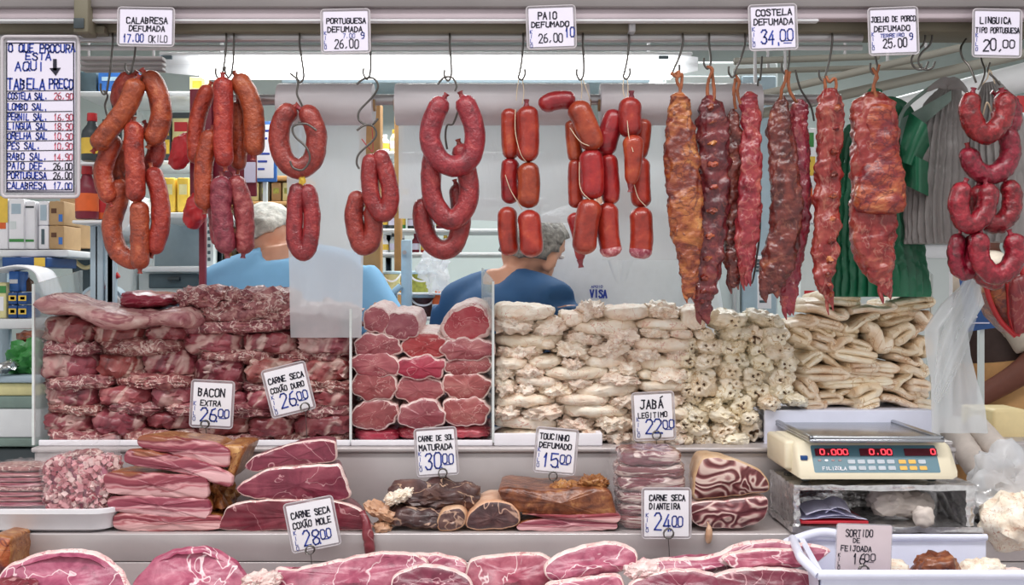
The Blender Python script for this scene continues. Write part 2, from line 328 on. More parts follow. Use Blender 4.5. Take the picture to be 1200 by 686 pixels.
        for i in range(n): s.f.append([o + 7 * n + i, o + 7 * n + (i + 1) % n, o + 8 * n]); s.m.append(mf)
        s.f.append([o + i for i in range(n)][::-1]); s.m.append(mr); return s
    def sheet(s, fn, nu, nv, m=0, two=0):
        o = len(s.v)
        for j in range(nv + 1):
            for i in range(nu + 1): s.v.append(fn(i / nu, j / nv))
        for j in range(nv):
            for i in range(nu): s.f.append([o + j * (nu + 1) + i, o + j * (nu + 1) + i + 1, o + (j + 1) * (nu + 1) + i + 1, o + (j + 1) * (nu + 1) + i]); s.m.append(m)
        return s
    def build(s, name, mats, parent=None, smooth=True, origin=None):
        if not isinstance(mats, (list, tuple)): mats = [mats]
        if parent is not None: org = WL[parent]
        else:
            if origin is None:
                xs = [v.x for v in s.v]; ys = [v.y for v in s.v]; zs = [v.z for v in s.v]
                origin = Vector(((min(xs) + max(xs)) / 2, (min(ys) + max(ys)) / 2, (min(zs) + max(zs)) / 2))
            org = Vector(origin)
        me = bpy.data.meshes.new(name); me.from_pydata([v - org for v in s.v], [], s.f)
        for m in mats: me.materials.append(M[m] if isinstance(m, str) else m)
        me.polygons.foreach_set('material_index', s.m)
        b = bmesh.new(); b.from_mesh(me); bmesh.ops.recalc_face_normals(b, faces=b.faces[:]); b.to_mesh(me); b.free()
        if smooth:
            me.polygons.foreach_set('use_smooth', [True] * len(me.polygons)); me.set_sharp_from_angle(angle=R(50))
        me.update()
        o = bpy.data.objects.new(name, me); C.objects.link(o)
        if parent is not None: o.parent = parent
        else: o.location = org
        WL[o] = org; return o
def one(mb, name, mats, label, cat, group=None): return tag(mb.build(name, mats), label, cat, group)
def struct(mb, name, mats, **k): return tag(mb.build(name, mats, **k), kind='structure')
ORD = ['first', 'second', 'third', 'fourth', 'fifth', 'sixth', 'seventh', 'eighth', 'ninth', 'tenth', 'eleventh', 'twelfth', 'thirteenth', 'fourteenth']

# ------------------------------------------------------------------ lettering: a hand-drawn stroke alphabet
G = dict(A="00 26 40/12 32", B="00 06 25 35 34 23 03/23 32 31 20 00", C="45 36 16 05 01 10 30 41", D="00 06 26 44 42 20 00", E="46 06 00 40/03 33", F="46 06 00/03 33",
 G="45 36 16 05 01 10 30 41 43 23", H="00 06/40 46/03 43", I="20 26", J="16 46/36 31 20 10 01", K="00 06/46 03 40", L="06 00 40", M="00 06 23 46 40", N="00 06 40 46", O="16 05 01 10 30 41 45 36 16",
 P="00 06 36 45 44 33 03", Q="16 05 01 10 30 41 45 36 16/31 50", R="00 06 36 45 44 33 03/23 40", S="45 36 16 05 14 33 42 41 30 10 01", T="06 46/26 20", U="06 01 10 30 41 46", V="06 20 46", X="00 46/06 40", Y="06 23 46/23 20", Z="06 46 00 40")
G.update({'0': "16 05 01 10 30 41 45 36 16", '1': "14 26 20", '2': "05 16 36 45 44 00 40", '3': "05 16 36 45 34 23/23 33 42 41 30 10 01", '4': "36 02 42/34 30", '5': "46 06 03 34 43 41 30 10 01", '6': "36 15 02 01 10 30 41 42 33 03",
 '7': "06 46 10", '8': "23 04 05 16 36 45 44 23 02 01 10 30 41 42 23", '9': "43 13 04 05 16 36 45 42 30 10", ',': "21 10", '.': "20 21", '=': "02 42/01 31", '-': "03 43", 'Ã': "00 26 40/12 32/07 18 37 48", 'Á': "00 26 40/12 32/27 48", 'É': "46 06 00 40/03 33/27 48", 'Ç': "45 36 16 05 01 10 30 41/20 11", '°': "15 16 26 25 15"})
def stroke(mb, pts, t, org, ax, az, m, off):
    nrm = ax.cross(az); 
    def W3(p): return org + ax * p[0] + az * p[1] + nrm * off
    for a, b in zip(pts, pts[1:]):
        dx, dy = b[0] - a[0], b[1] - a[1]; L = math.hypot(dx, dy) or 1e-6; nx, ny = -dy / L * t / 2, dx / L * t / 2; ex, ey = dx / L * t * .4, dy / L * t * .4
        mb.add([W3((a[0] + nx - ex, a[1] + ny - ey)), W3((a[0] - nx - ex, a[1] - ny - ey)), W3((b[0] - nx + ex, b[1] - ny + ey)), W3((b[0] + nx + ex, b[1] + ny + ey))], [[0, 1, 2, 3]], m)
def write(mb, txt, org, ax, az, x, y, h, w, t, m, u, jit=.35, off=.0006):
    """txt in a box w px wide, h px tall, baseline-left at (x, y) px from org; u = metres per px"""
    step = w / max(1, len(txt) - .2)
    for i, ch in enumerate(txt):
        if ch not in G: continue
        jy = rnd.uniform(-.06, .06) * h; sh = rnd.uniform(-.02, .08)
        for st in G[ch].split('/'):
            pts = []
            for q in st.split():
                a, b = int(q[0]), int(q[1])
                X = x + step * i + (a / 4 * .72 + b / 6 * sh) * step + rnd.uniform(-jit, jit) * step * .06
                Yy = y + b / 6 * h + jy + rnd.uniform(-jit, jit) * h * .08
                pts.append((X * u, Yy * u))
            stroke(mb, pts, t * u * .88, org, ax, az, m, off)
def rrect(cx, cy, w, h, r, n=5):
    o = []
    for qx, qy, a0 in ((1, 1, 0), (-1, 1, 90), (-1, -1, 180), (1, -1, 270)):
        for k in range(n):
            a = R(a0 + 90 * k / (n - 1)); o.append((cx + qx * (w / 2 - r) + r * math.cos(a), cy + qy * (h / 2 - r) + r * math.sin(a)))
    return o
def plate(mb, cx, cy, w, h, r, th, org, ax, az, u, m=0, off=0):
    q = rrect(cx, cy, w, h, r); nrm = ax.cross(az); n = len(q); o = len(mb.v)
    for dz in (off, off - th): mb.v += [org + ax * (a * u) + az * (b * u) + nrm * dz for a, b in q]
    mb.f.append([o + i for i in range(n)]); mb.m.append(m); mb.f.append([o + n + i for i in range(n)][::-1]); mb.m.append(m)
    for i in range(n): mb.f.append([o + i, o + n + i, o + n + (i + 1) % n, o + (i + 1) % n]); mb.m.append(m)
def card(label, cx, cy, w, h, Y, tilt, lines, stake=None, border=3, mat='card', name='price_card', group='handwritten price cards', tilth=0, wires=None):
    c = P(cx, cy, Y); u = px(1, Y); a = R(tilt); ax = Vector((math.cos(a), 0, math.sin(a))); az = Vector((-math.sin(a), 0, math.cos(a)))
    t = thing(name, c - az * (h / 2 * u), label, 'price sign', group)
    b = MB(); plate(b, 0, 0, w - 2 * border, h - 2 * border, 1, .0006, c, ax, az, u); b.build('card', mat, t, smooth=False)
    L = MB(); o = c - ax * ((w / 2 - border) * u) + az * ((h / 2 - border) * u)
    for (txt, x, y, hh, ww, th, col) in lines:
        write(L, txt, o, ax, az, x - border, -(y - border), hh, ww, th, 'kbr'.index(col), u)
    L.build('lettering', ['ink', 'blueink', 'redink'], t, smooth=False)
    s = MB(); plate(s, 0, 0, w, h, 4, .0016, c, ax, az, u, off=-.0007)
    q = rrect(0, 0, w - .5, h - .5, 4); nr = Vector((0, -1, 0))
    s.build('plastic_sleeve', 'sleeve', t, smooth=False)
    if border > 1.5:
        e = MB(); e.tube([c + ax * (x * u) + az * (z * u) for x, z in q + q[:1]], .0011, 6); e.build('sleeve_rim', 'sleeve_rim', t)
    if stake:
        sx, sy, by, rr = stake; e = MB(); k = P(sx, sy, Y - .006)
        pts = [k + Vector((math.cos(w * .5) * rr * u, -.0006 * w, math.sin(w * .5) * rr * u)) for w in range(-2, 22)]
        e.tube(pts, .0011, 6); e.tube([P(sx, sy + rr - .5, Y - .004), P(sx + 1, (sy + by) / 2, Y - .003), P(sx + 1.5, by, Y + .004)], .0008, 6)
        e.build('wire_stake', 'hook_steel', t)
    for wp in wires or ():
        e = MB(); e.wire([P(*q) for q in wp], .0012); e.build('hanger', 'hook_steel', t)
    return t
M['sleeve_rim'] = plain('sleeve_rim', 'c4bec2', .25, mott=.05)

# ------------------------------------------------------------------ the setting
struct(MB().box(-3.2, 3.2, 3.2, 3.3, 0, 2.9), 'wall_back', 'wall', smooth=False)
struct(MB().box(-3.2, 3.2, -2.6, 3.2, -.1, 0), 'floor', 'floorm', smooth=False)
struct(MB().box(-3.2, 3.2, .25, 3.3, 2.78, 2.86), 'ceiling', 'ceil', smooth=False)
struct(MB().box(-3.3, -3.2, .6, 3.3, 0, 2.9), 'wall_left', 'wall', smooth=False)
struct(MB().box(3.2, 3.3, .6, 3.3, 0, 2.9), 'wall_right', 'wall', smooth=False)
# canopy: beams over the counter front
def hbar(name, y0, y1, Y, dep, mat, x0=-20, x1=1220, bev=.003):
    return struct(MB().pbox(x0, y0, x1, y1, Y, dep, bev), name, mat)
hbar('trim_1', -14, 8.5, -.075, .12, 'beam'); hbar('trim_2', 9.5, 22, -.065, .03, 'beam_lilac'); hbar('trim_3', 22.3, 25, -.068, .02, 'whitemetal', -20, 960)
hbar('ceiling_shade_strip', 22, 37, -.03, .1, 'olive')  # olive strip: stands for the ceiling in shade behind the rail
hbar('trim_5', 1, 14, .9, .1, 'olive')
# bracket on the beam over the price board
b = MB().pbox(86, -6, 103, 38, -.09, .05, .003).pbox(86, 21, 98, 33, -.094, .004, .001, 1).pbox(100, 30, 122, 39, -.05, .03, .002)
one(b, 'beam_bracket', ['olive', 'dark'], 'short grey metal bracket on the canopy beam above the price board', 'bracket')
one(MB().pbox(737, 19, 745, 37, -.045, .03, .002), 'beam_bracket', 'steel', 'small metal bracket joining beam and rail near the middle', 'bracket')
# hook rail (two tubes)
def rail(y, r, Y, x0, x1, label, name='hanging_rail', mat='steel', y2=None):
    q = MB().tube([P(x0, y, Y), P((x0 + x1) / 2, (y + (y2 or y)) / 2, Y), P(x1, y2 or y, Y)], px(r, Y), 20)
    q.tube([P(x0 + 2, y, Y) , P(x0 + 5, y, Y)], px(r * 1.15, Y), 20)
    if name != 'overhead_pipe': return one(q, name, mat, label, 'rail')
    a, b_ = P(x0 + 40, y, Y), P(x1 - 40, y2, Y); t = thing(name, a, label, 'pipe'); q.build('pipe', mat, t)
    for p in (a, b_): MB().tube([Vector((p.x, p.y, p.z)), Vector((p.x, p.y, 2.78))], .004, 8).build('hanger_rod', 'steel', t)
    return t
rail(43.5, 6.3, 0, -20, 1010, 'thick round steel rail that carries the meat hooks')
rail(56, 3.2, .05, -20, 1010, 'thinner steel rail just below the main hook rail', mat='whitemetal')
for i, (x0, y0, x1, y1, r, l) in enumerate([(845, 122, 1125, 56, 4.5, 'pale pipe slanting up to the right behind the smoked ribs'), (880, 136, 1205, 62, 6, 'thick pale pipe slanting below another at the upper right'), (860, 72, 1030, 66, 4, 'thin grey pipe behind the hook rail over the ribs'), (860, 84, 1080, 78, 3.4, 'thin grey pipe second below the hook rail over the ribs')]):
    rail(y0, r, .5 + .05 * i, x0, x1, l, 'overhead_pipe', 'ceil', y1)
for i, y in enumerate((68, 74, 80)):
    st = thing('awning_slat', P(140, y, .3 + .05 * i), ('uppermost', 'middle', 'lowest')[i] + ' of three pale metal slats beside the white lamp at left', 'slat', 'metal slats left of the lamp')
    MB().pbox(94, y - 2.4, 190, y + 2.6, .3 + .05 * i, .03, .002).build('slat', 'beam', st)
    for x in (104, 180): p = P(x, y, .315 + .05 * i); MB().tube([p, Vector((p.x, p.y, 2.78))], .003, 8).build('hanger_rod', 'steel', st)
one(MB().pbox(1030, 27, 1205, 38, .12, .06, .003), 'timber_beam', 'wood', 'brown timber beam behind the price cards at upper right', 'beam')
# duct at the right
q = MB().tube([P(1020, 140, .75), P(1120, 112, .75), P(1240, 80, .75)], px(17, .75), 24)
one(q, 'fluorescent_reflector', 'whitemetal', 'white tubular lamp reflector slanting above the grey plastic bags', 'lamp')
# long fluorescent lamp
t = thing('fluorescent_lamp', P(520, 62, 1.0), 'long white glowing fluorescent lamp behind the hook rail', 'lamp')
MB().pbox(232, 64, 790, 89, 1.0, .06, .006).build('diffuser', 'tube', t)
MB().pbox(186, 60.5, 812, 64.5, .99, .1, .004).build('housing', 'whitemetal', t)
for x0, x1, xe in ((232, 192, 165), (790, 820, 818)):
    MB().sheet(lambda u, v: P(x0 + (xe - x0) * u, 64 + 25 * v * (1 - .25 * u) + 3 * u * (1 - v), 1.0 + .05 * math.sin(v * 3.1)), 8, 8).build('end_cap', 'whitemetal', t)
for x in (260, 760): p = P(x, 62, 1.05); MB().tube([p, Vector((p.x, p.y, 2.78))], .005, 8).build('hanger_rod', 'whitemetal', t)
for x in (195, 778): MB().pbox(x - 6, 65, x + 6, 69, .985, .01, .001).build('clip', 'slate', t)

# counter
zU = P(0, 525, .08).z; zM = P(0, 623.5, -.105).z; zL = .985
def counter():
    t = thing('display_counter', (0, .2, 0), 'stepped stainless steel display counter under all the meat', 'counter')
    MB().box(P(36, 0, .08).x, .9, .08, .44, zU - .010, zU, .003).build('upper_shelf', 'shelf_steel', t)
    MB().box(P(40, 0, .088).x, .9, .088, .44, zM - .05, zU - .0105, .003).build('upper_riser', 'shelf_steel', t)
    zs_ = P(0, 659, -.12).z
    MB().box(P(14, 0, -.12).x, 1.5, -.12, .087, zs_ + .0006, zM, .003).build('middle_shelf', 'shelf_steel', t)
    MB().box(P(14, 0, -.12).x, 1.5, -.119, .087, zL - .05, zs_ - .0006, .002).build('lower_riser', 'shelf_steel', t)
    MB().box(-1.5, 1.5, -.7, -.117, zL - .04, zL, .006).build('lower_shelf', 'shelf_steel', t)
    MB().box(-1.5, 1.5, -.66, .44, 0, zL - .05, .01).build('cabinet_body', 'whitemetal', t)
counter()

# ------------------------------------------------------------------ hooks
def hook(name, pts, label, r=.0021, group='steel meat hooks'):
    q = MB(); q.wire([P(*p) for p in pts], r, len(pts) * 7); return one(q, name, 'hook_steel', label, 'hook', group)
def rail_hook(x, yb, dx, label, cl=-7, x2=None):
    x2 = x + dx
    hook('meat_hook', [(x + 1, 50, .022), (x - 3, 39, .018), (x - 1, 34.5, 0), (x + 2, 40, -.018), (x + 2, 52, -.02), ((x + x2) / 2 + 2, (yb + 50) / 2, -.02), (x2 + 1, yb - 6, -.02), (x2 - .5, yb, -.02), (x2 + cl * .5, yb + 2.5, -.02), (x2 + cl, yb - 3, -.02), (x2 + cl, yb - 10, -.02)], label)
for a in [(157, 84, -3, 'steel hook under the calabresa card holding the leftmost sausage bunch'), (130, 108, -5, 'empty steel hook hanging left of the leftmost sausage bunch'),
          (263, 90, -3, 'left steel hook of the pair holding the second sausage bunch'), (272, 88, -1, 'right steel hook of the pair holding the second sausage bunch'),
          (349, 94, 6, 'steel hook above the single closed sausage ring by the left plastic roll'), (432, 90, 1, 'straight steel hook below the PORTUGUESA card'),
          (525, 92, 3, 'steel hook above the chain of three horseshoe sausages'), (611, 91, -3, 'steel hook holding the leftmost string of stubby sausages'),
          (681, 91, 2, 'steel hook holding the middle string of stubby sausages with a bent link'), (735, 90, -4, 'steel hook holding the rightmost string of stubby sausages'),
          (798, 86, -9, 'steel hook holding the leftmost smoked rib rack'), (829, 78, 3, 'steel hook holding the second smoked rib rack from the left'),
          (871, 88, -10, 'steel hook holding the dark smoked rib strip beside the second rack'), (923, 84, 0, 'steel hook under the COSTELA card holding the middle dark ribs'),
          (973, 92, -6, 'steel hook holding the narrow knobbly red rib strip'), (1021, 84, 6, 'steel hook under the JOELHO card holding the orange smoked piece')]:
    rail_hook(*a, cl=7 if a[0] in (735, 798, 611) else -7)
Z = -.022
hook('meat_hook', [(340, 86, Z), (349, 95, Z), (348, 110, Z), (354, 124, Z), (358, 138, Z), (357, 146, Z), (350, 143, Z)], 'short twisted steel hook linking into the closed sausage ring')
hook('meat_hook', [(371, 153, -.047), (358, 145, -.05), (344, 148, -.05), (345, 159, -.05), (359, 173, -.05), (363, 187, -.05), (355, 199, -.05), (344, 197, -.05), (340, 189, -.05)], 'steel S-hook inside the closed sausage ring')
hook('meat_hook', [(418, 99, Z), (427, 92, Z), (438, 92, Z), (443, 101, Z), (437, 113, Z), (422, 129, Z), (420, 139, Z), (426, 145, Z), (436, 146, Z), (443, 139, Z)], 'large steel S-hook above the twin folded sausages')
hook('meat_hook', [(418, 153, Z - .02), (427, 147, Z - .02), (437, 148, Z - .02), (441, 157, Z - .02), (436, 166, Z - .02), (421, 180, Z - .02), (418, 191, Z - .02), (421, 198, Z - .02)], 'small lower steel S-hook piercing the twin folded sausages')
hook('meat_hook', [(513, 99, Z), (520, 91, Z), (530, 91, Z), (535, 100, Z), (533, 107, Z)], 'short curled steel hook in the top of the highest horseshoe sausage')
hook('meat_hook', [(537, 130, .01), (531, 145, .012), (524, 147, .012), (522, 160, .012), (524, 175, .012)], 'steel hook behind the highest horseshoe sausage')
hook('meat_hook', [(121, 106, .02), (126, 112, .02), (123, 124, .02), (127, 138, .02), (133, 132, .02), (131, 120, .02)], 'steel S-hook dangling behind the leftmost bunch')
for k, xx in enumerate((1076, 1084)):
    hook('meat_hook', [(xx + 6, 24, .05), (xx + 4, 26, 0), (xx + 8, 40, 0), (xx + 6, 52, 0), (xx - 4, 62, 0), (xx - 8, 72, 0), (xx - 2, 81, 0), (xx + 8, 80, 0), (xx + 12, 72, 0)], ('left', 'right')[k] + ' one of two empty steel hooks between the upper right cards')
hook('meat_hook', [(1132, 46, .03), (1126, 56, 0), (1128, 68, 0), (1136, 78, -.01), (1142, 92, -.02), (1144, 97, -.02)], 'dark steel hook at the left above the knobbly red sausage rings')
hook('meat_hook', [(1148, 52, .03), (1150, 70, 0), (1154, 84, -.02), (1150, 98, -.03), (1146, 105, -.03)], 'steel hook in the middle above the knobbly red sausage rings')
hook('meat_hook', [(1160, 74, 0), (1158, 84, -.01), (1166, 92, -.02), (1172, 100, -.02)], 'steel hook at the right above the knobbly red sausage rings')
hook('meat_hook', [(932, 82, .05), (938, 104, .05), (950, 124, .05), (954, 142, .05)], 'thin dark hook between the middle ribs and the narrow knobbly strip')
hook('meat_hook', [(893, 66, .05), (891, 92, .05), (888, 108, .05), (891, 250, .07), (887, 300, .07), (881, 332, .07), (876, 318, .07)], 'long dark hook hanging between the left rib group and the middle ribs')

# ------------------------------------------------------------------ sausages
def sausage(mb, pts, r, Y=0, n=44, seg=16, m=0, lump=.0012, lf=45, seed=0, end=1.0, closed=False, taper=0, cutend=False):
    q = cr([P(p[0], p[1], Y + (p[2] if len(p) > 2 else 0)) for p in pts], n)
    L = [0]
    for a, b in zip(q, q[1:]): L.append(L[-1] + (b - a).length)
    rr = px(r, Y); e = rr * end; out = []
    # extra rings near the two ends
    rad = []
    for l in L:
        k = min(l, L[-1] - l) / e
        if cutend and L[-1] - l < l: k = 1
        f = math.sqrt(max(.0, 1 - (1 - min(1, k)) ** 2)); rad.append(max(rr * .12, rr * f * (1 - taper * l / L[-1])))
    mb.tube(q, rad, seg, m=m, lump=lump, lf=lf, seed=seed)
    return q
def hang(label, pts, r, Y, mat, group, seed, cat='sausage', lump=.0013, lf=45, tie=True, name='smoked_sausage', tiecol='twine', n=44, end=1.0):
    a = [P(p[0], p[1], Y) for p in pts]
    t = thing(name, (sum((v.x for v in a)) / len(a), Y, min(v.z for v in a)), label, cat, group)
    b = MB(); q = sausage(b, pts, r, Y, seed=seed, lump=lump, lf=lf, n=n, end=end); b.build('casing', mat, t)
    if tie:
        for i, w in ((0, 1), (-1, -1)):
            e = MB(); k = q[i]; dv = (q[0] - q[1] if i == 0 else q[-1] - q[-2]).normalized()
            e.tube([k - dv * .004, k + dv * .003, k + dv * .008], [px(r) * .34, px(r) * .2, px(r) * .3], 8)
            e.build('tied_end', mat, t)
    return t
g1, g2 = 'sausages of the leftmost hanging bunch', 'sausages of the second hanging bunch'
L1 = ' in the leftmost hanging bunch'
for i, (l, pts, r, Y) in enumerate([
    ('upper left sausage tucked behind the diagonal one' + L1, [(158, 87), (145, 103), (139, 128)], 12, .02),
    ('fat orange-red sausage lying diagonally across the front' + L1, [(162, 92), (151, 120), (139, 139), (125, 156), (111, 175)], 12, -.04),
    ('upper right sausage bending over the hook' + L1, [(169, 85), (184, 106), (189, 132), (185, 152), (175, 170)], 12.5, -.02),
    ('straight middle sausage in front, below the diagonal one' + L1, [(157, 142), (157, 180), (159, 206), (159, 237)], 11.5, -.035),
    ('sausage with a pale wrinkled tip at the left' + L1, [(136, 158), (124, 188), (121, 208), (130, 238)], 11, -.012),
    ('J-shaped sausage at the lower left' + L1, [(143, 210), (137, 240), (131, 265), (137, 292), (152, 304), (165, 305)], 11.5, .004),
    ('lowest straight sausage at the bottom' + L1, [(163, 235), (164, 272), (164, 316)], 11, -.028),
    ('lower right sausage bowed outward' + L1, [(177, 196), (187, 230), (188, 265), (178, 298)], 11, -.012),
    ('short sausage behind the upper right one' + L1, [(171, 146), (183, 168), (182, 184), (172, 198)], 10.5, .015),
    ('dark sausage in the middle behind all others' + L1, [(143, 170), (139, 195), (143, 220)], 10, .028)]):
    hang(l, pts, r, Y, 'calabresa', g1, i * 3 + 1, tie=i not in (5,))
L2 = ' in the second hanging bunch'
for i, (l, pts, r, Y, m) in enumerate([
    ('dark slim sausage at the far left' + L2, [(246, 100), (234, 130), (229, 160), (230, 192)], 10, .015, 'calabresa'),
    ('straight upright sausage at the top centre' + L2, [(261, 90), (262, 130), (261, 165), (264, 196)], 11.5, -.03, 'calabresa'),
    ('large sausage curving down at the upper right' + L2, [(276, 88), (292, 115), (298, 145), (297, 183)], 12.5, -.01, 'calabresa'),
    ('narrow sausage behind the two upper ones' + L2, [(279, 118), (281, 160), (279, 200)], 9.5, .018, 'calabresa'),
    ('bright orange sausage bowed at the lower left' + L2, [(249, 152), (240, 185), (238, 215), (240, 246)], 11, -.02, 'calabresa'),
    ('purple wrinkled sausage at the bottom left' + L2, [(260, 206), (259, 240), (262, 270), (266, 298)], 12.5, -.025, 'calabresa_purple'),
    ('purple wrinkled sausage at the bottom right' + L2, [(274, 206), (284, 240), (287, 270), (285, 298)], 11.5, -.008, 'calabresa_purple'),
    ('purple sausage half hidden at the bottom' + L2, [(253, 222), (253, 255), (257, 288)], 9, .015, 'calabresa_purple')]):
    hang(l, pts, r, Y, m, g2, i * 5 + 2, lump=.0024 if 'purple' in m else .0013, lf=60)
g3 = 'curved portuguese style sausages'
hang('closed sausage ring hanging alone by the left plastic roll', [(346, 125), (332, 139), (327, 163), (334, 188), (351, 198), (367, 186), (371, 160), (364, 138), (352, 128)], 12.3, -.02, 'portuguesa', g3, 3, lump=.0016)
hang('sausage folded into a narrow loop below the closed ring, tied with yellow string', [(351, 214), (346, 240), (345, 270), (348, 290), (357, 296), (363, 285), (366, 255), (363, 232), (357, 216)], 10, -.02, 'portuguesa', g3, 5, lump=.002, tie=False)
one(MB().lump(P(354, 211, -.025), px(7), px(11), px(6), .1, 2.4, .3, 3, 2, 4).wire([P(354, 196, -.024), P(355, 204, -.024), P(354, 210, -.024)], .0009), 'string_knot', 'yellow', 'bright yellow string knot above the narrow looped sausage', 'string')
hang('upper of the twin folded sausages on the S-hooks', [(436, 180), (433, 205), (436, 232), (446, 250), (455, 246), (457, 222), (450, 196), (443, 176)], 10.5, -.03, 'portuguesa', g3, 7, lump=.0016, tie=False)
hang('lower left one of the twin folded sausages on the S-hooks', [(423, 224), (415, 245), (417, 272), (424, 288), (434, 284), (438, 262), (434, 240)], 10.8, -.01, 'portuguesa', g3, 9, lump=.0018, tie=False)
one(MB().wire([P(424, 163, -.03), P(430, 171, -.034), P(436, 178, -.038)], .001).wire([P(436, 150, -.03), P(437, 165, -.034), P(437, 178, -.038)], .0008), 'string_knot', 'redtwine', 'red string tying the upper twin folded sausage', 'string')
hang('highest horseshoe sausage of the chain of three', [(521, 114), (508, 138), (504, 165), (515, 187), (532, 195), (549, 188), (556, 168), (554, 143), (541, 112)], 12.5, -.035, 'portuguesa', g3, 11, lump=.0014)
hang('middle horseshoe sausage of the chain of three', [(509, 172), (505, 205), (508, 235), (522, 256), (538, 254), (549, 232), (547, 200), (538, 168)], 12, -.01, 'portuguesa', g3, 13, lump=.0014)
hang('lowest horseshoe sausage of the chain of three', [(497, 232), (495, 258), (503, 282), (518, 293), (533, 286), (540, 262), (538, 230), (534, 215)], 11.5, .015, 'portuguesa', g3, 15, lump=.0014)
# strings of stubby paio links
def paio(label, links, ties, seed, twines):
    a = [P(x, y, Y) for (x, y, l, w, rot, Y, k) in links]
    t = thing('sausage_string', (sum(v.x for v in a) / len(a), 0, min(v.z for v in a) - .02), label, 'sausage', 'strings of stubby smoked sausages')
    for i, (x, y, l, w, rot, Y, k) in enumerate(links):
        b = MB(); s_, c_ = math.sin(R(rot)), math.cos(R(rot)); h = l / 2; bow = 2 if i % 2 else -2
        pts = [(x - s_ * h * f + c_ * bow * (1 - f * f), y - c_ * h * f - s_ * bow * (1 - f * f)) for f in (1, .5, 0, -.5, -1)]
        if k == 'bent': pts = [(635, 129), (644, 120), (660, 117), (674, 120)]
        q = sausage(b, pts, w / 2, Y, 30, 18, lump=.0011, lf=40, seed=seed + i * 2, end=.85, cutend=(k == 'cut'), taper=.45 if k == 'drop' else 0)
        o = b.build('link', 'paio', t)
        if k == 'cut':
            d = (q[-1] - q[-2]).normalized(); e = MB(); rr = px(w / 2, Y)
            e.tube([q[-1] - d * .001, q[-1] + d * .006, q[-1] + d * .013, q[-1] + d * .017], [rr * 1.0, rr * .98, rr * .78, rr * .4], 18, lump=.001, lf=80)
            e.build('cut_end', 'paio_cut', t)
        if k in ('drop', 'nub'):
            d = (q[-1] - q[0]).normalized() * (1 if k == 'drop' else -1); e0 = q[-1] if k == 'drop' else q[0]
            MB().tube([e0 - d * .004, e0 + d * .006, e0 + d * .012], [.007, .004, .006], 10).build('tied_end', 'calabresa_purple', t)
    e = MB()
    for tw in twines: e.wire([P(*p) for p in tw], .0008)
    e.build('twine', 'twine', t)
paio('left string of stubby sausages, three pairs hanging two by two', [
    (599, 157, 60, 20, 2, .004, ''), (617, 157, 66, 26, 0, -.02, 'nub'), (599, 212, 54, 21, 0, .006, ''), (618, 217, 54, 26, 0, -.018, ''), (597, 271, 58, 23, 4, .004, ''), (620, 274, 56, 27, 5, -.02, '')], None, 3,
    [[(608, 92, -.02), (606, 105, -.02), (605, 118, -.02)], [(612, 92, -.02), (614, 108, -.02), (612, 122, -.02)], [(604, 128, -.037), (604, 155, -.037), (610, 180, -.036), (617, 190, -.03)], [(592, 205, -.018), (598, 222, -.018), (606, 236, -.02), (612, 246, -.02)]])
paio('middle string of stubby sausages topped by a bent link lying sideways', [
    (650, 118, 40, 22, 60, -.01, 'bent'), (685, 148, 62, 28, 22, -.03, ''), (674, 165, 50, 18, 5, .008, ''), (692, 204, 60, 28, 2, -.025, ''), (676, 215, 58, 18, 0, .008, ''), (713, 210, 60, 22, 4, .0, ''), (689, 266, 66, 29, -8, -.028, ''), (676, 278, 58, 20, 8, .006, 'drop'), (714, 264, 54, 26, 3, -.004, 'cut')], None, 20,
    [[(681, 93, -.02), (682, 105, -.02), (681, 116, -.02)], [(683, 93, -.02), (690, 112, -.02), (691, 118, -.01)], [(668, 150, -.03), (680, 166, -.047), (694, 172, -.045), (702, 174, -.03)], [(679, 190, -.035), (680, 220, -.042), (690, 233, -.04), (698, 236, -.03)], [(673, 268, -.03), (680, 290, -.04), (690, 294, -.04)]])
paio('right string of stubby sausages with dark wrinkled links at the top', [
    (716, 156, 56, 26, -18, .0, ''), (750, 163, 48, 20, -8, .012, ''), (740, 138, 48, 27, 0, -.02, 'nub'), (740, 188, 60, 28, -2, -.03, 'drop'), (752, 214, 60, 24, 2, .002, ''), (750, 268, 50, 27, 2, -.012, 'cut')], None, 40,
    [[(731, 92, -.02), (730, 104, -.02), (732, 114, -.02)], [(735, 92, -.02), (736, 104, -.02), (735, 114, -.02)], [(735, 140, -.04), (737, 160, -.045), (742, 178, -.05)], [(743, 216, -.03), (748, 232, -.022), (757, 242, -.015)], [(745, 250, -.03), (751, 262, -.032), (758, 274, -.03)]])
